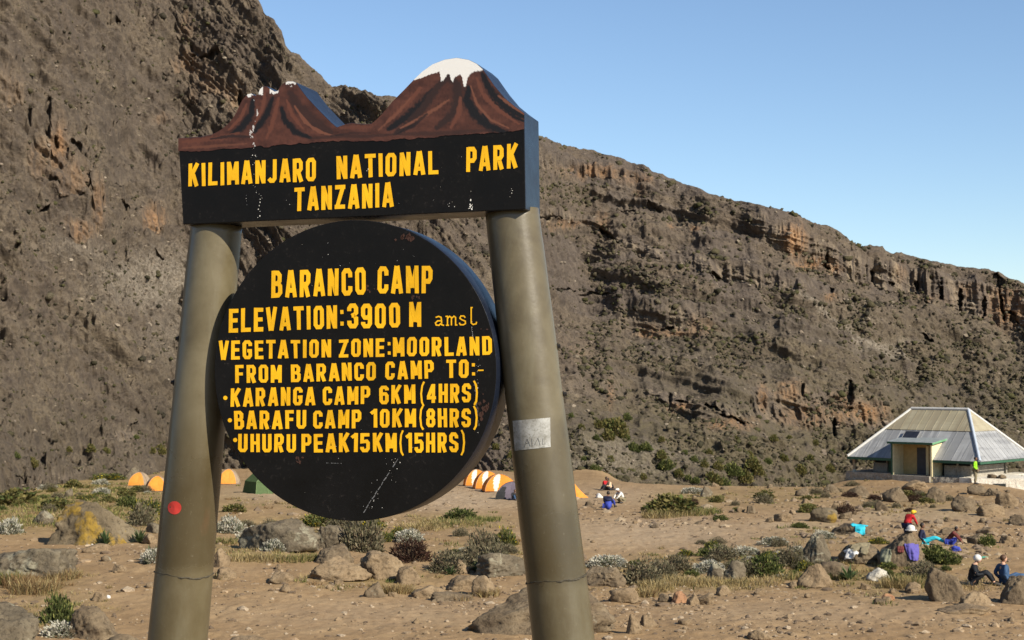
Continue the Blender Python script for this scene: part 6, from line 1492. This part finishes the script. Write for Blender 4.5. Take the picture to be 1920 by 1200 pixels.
drape('cone', [(1694, 1018), (1722, 1020), (1722, 1052), (1706, 1051)], SQ, PURC, "cloth", "purple cloth hanging down the cone shaped boulder", "cloth", seed=2)
drape('cone', [(1653, 1030), (1672, 1030), (1670, 1056), (1650, 1056)], SQ, cloth("sage_cloth", (.24, .24, .16)), "cloth", "sage green cloth hanging at the left foot of the cone shaped boulder", "cloth", seed=3)
drape('cone', [(1682, 1024), (1694, 1024), (1694, 1036), (1683, 1036)], SQ, MARO, "cloth", "small dark red cloth hanging beside the purple one", "cloth", 12, 4)
drape('wash', [(1584, 1028), (1612, 1034), (1608, 1048), (1576, 1048)], TEE, WHC, "shirt", "white shirt spread on the sloping boulder", "shirt", 26, 5)
drape('wash', [(1600, 1017), (1632, 1017), (1626, 1040), (1592, 1034)], [(0, .1), (1, 0), (1, 1), (.62, 1), (.55, .45), (.4, .95), (0, .9)], KHA, "trousers", "khaki trousers spread above the white shirt on the sloping boulder", "trousers", 26, 6)
bv_ = rock_bvh(ROCKS['cone']); c_ = ROCKS['cone'].location; top_z = max(v.co.z for v in ROCKS['cone'].data.vertices); tv = max(ROCKS['cone'].data.vertices, key=lambda v: v.co.z).co
o = empty("sun_hat", c_ + tv - Vector((0, .04, .03))); tag(o, "white hat resting on the tip of the cone shaped boulder", "hat"); mb = MB(); mb.ball((0, 0, .07), (.15, .15, .13), 14, 8); mb.build("crown", WHC, o, True); mb = MB(); mb.tube([(0, 0, .0), (0, 0, .02)], .21, 16); mb.build("brim", WHC, o)
def heap(px, py, w, h, mat, name, label, cat, seed):
    G = ground_at(px, py); sc = G.y / F; V, Fc = rock_geo(seed, 3, 0, 6, 2.2); me = npmesh(name, V * np.array([w * sc, w * sc * .7, h * sc]) - np.array([0, 0, .02]), Fc); o = link(name, me, mat, None, G + Vector((0, 0, 0))); return tag(o, label, cat)
heap(1742, 1046, 20, 9, WHC, "cloth", "crumpled white cloth lying by the green bush right of the purple cloth", "cloth", 61)
heap(1846, 1046, 15, 4, cloth("teal_cloth", (.1, .42, .3)), "cloth", "teal cloth lying on the dirt behind the seated hikers", "cloth", 62)
heap(1793, 1034, 18, 12, BLUC, "bag", "blue and purple bag in front of the crouching person", "bag", 63)
heap(1124, 934, 14, 10, WHC, "bag", "white bag beside the seated person with the blue pack", "bag", 64)
heap(203, 1122, 9, 8, WHC, "paper_scrap", "white paper scrap on the dirt by the small tan rock", "litter", 65)
G = ground_at(172, 1033); sc = G.y / F; o = empty("marker_stake", G); tag(o, "short white marker stake in front of the leafy rosette plant", "stake")
mb = MB(); mb.tube([(0, 0, -.05), (.02, 0, 13 * sc)], .035, 8); mb.build("stake", WHC, o); mb = MB(); mb.tube([(.013, 0, 8 * sc), (.015, 0, 9.5 * sc)], .038, 8); mb.build("band", MARO, o)
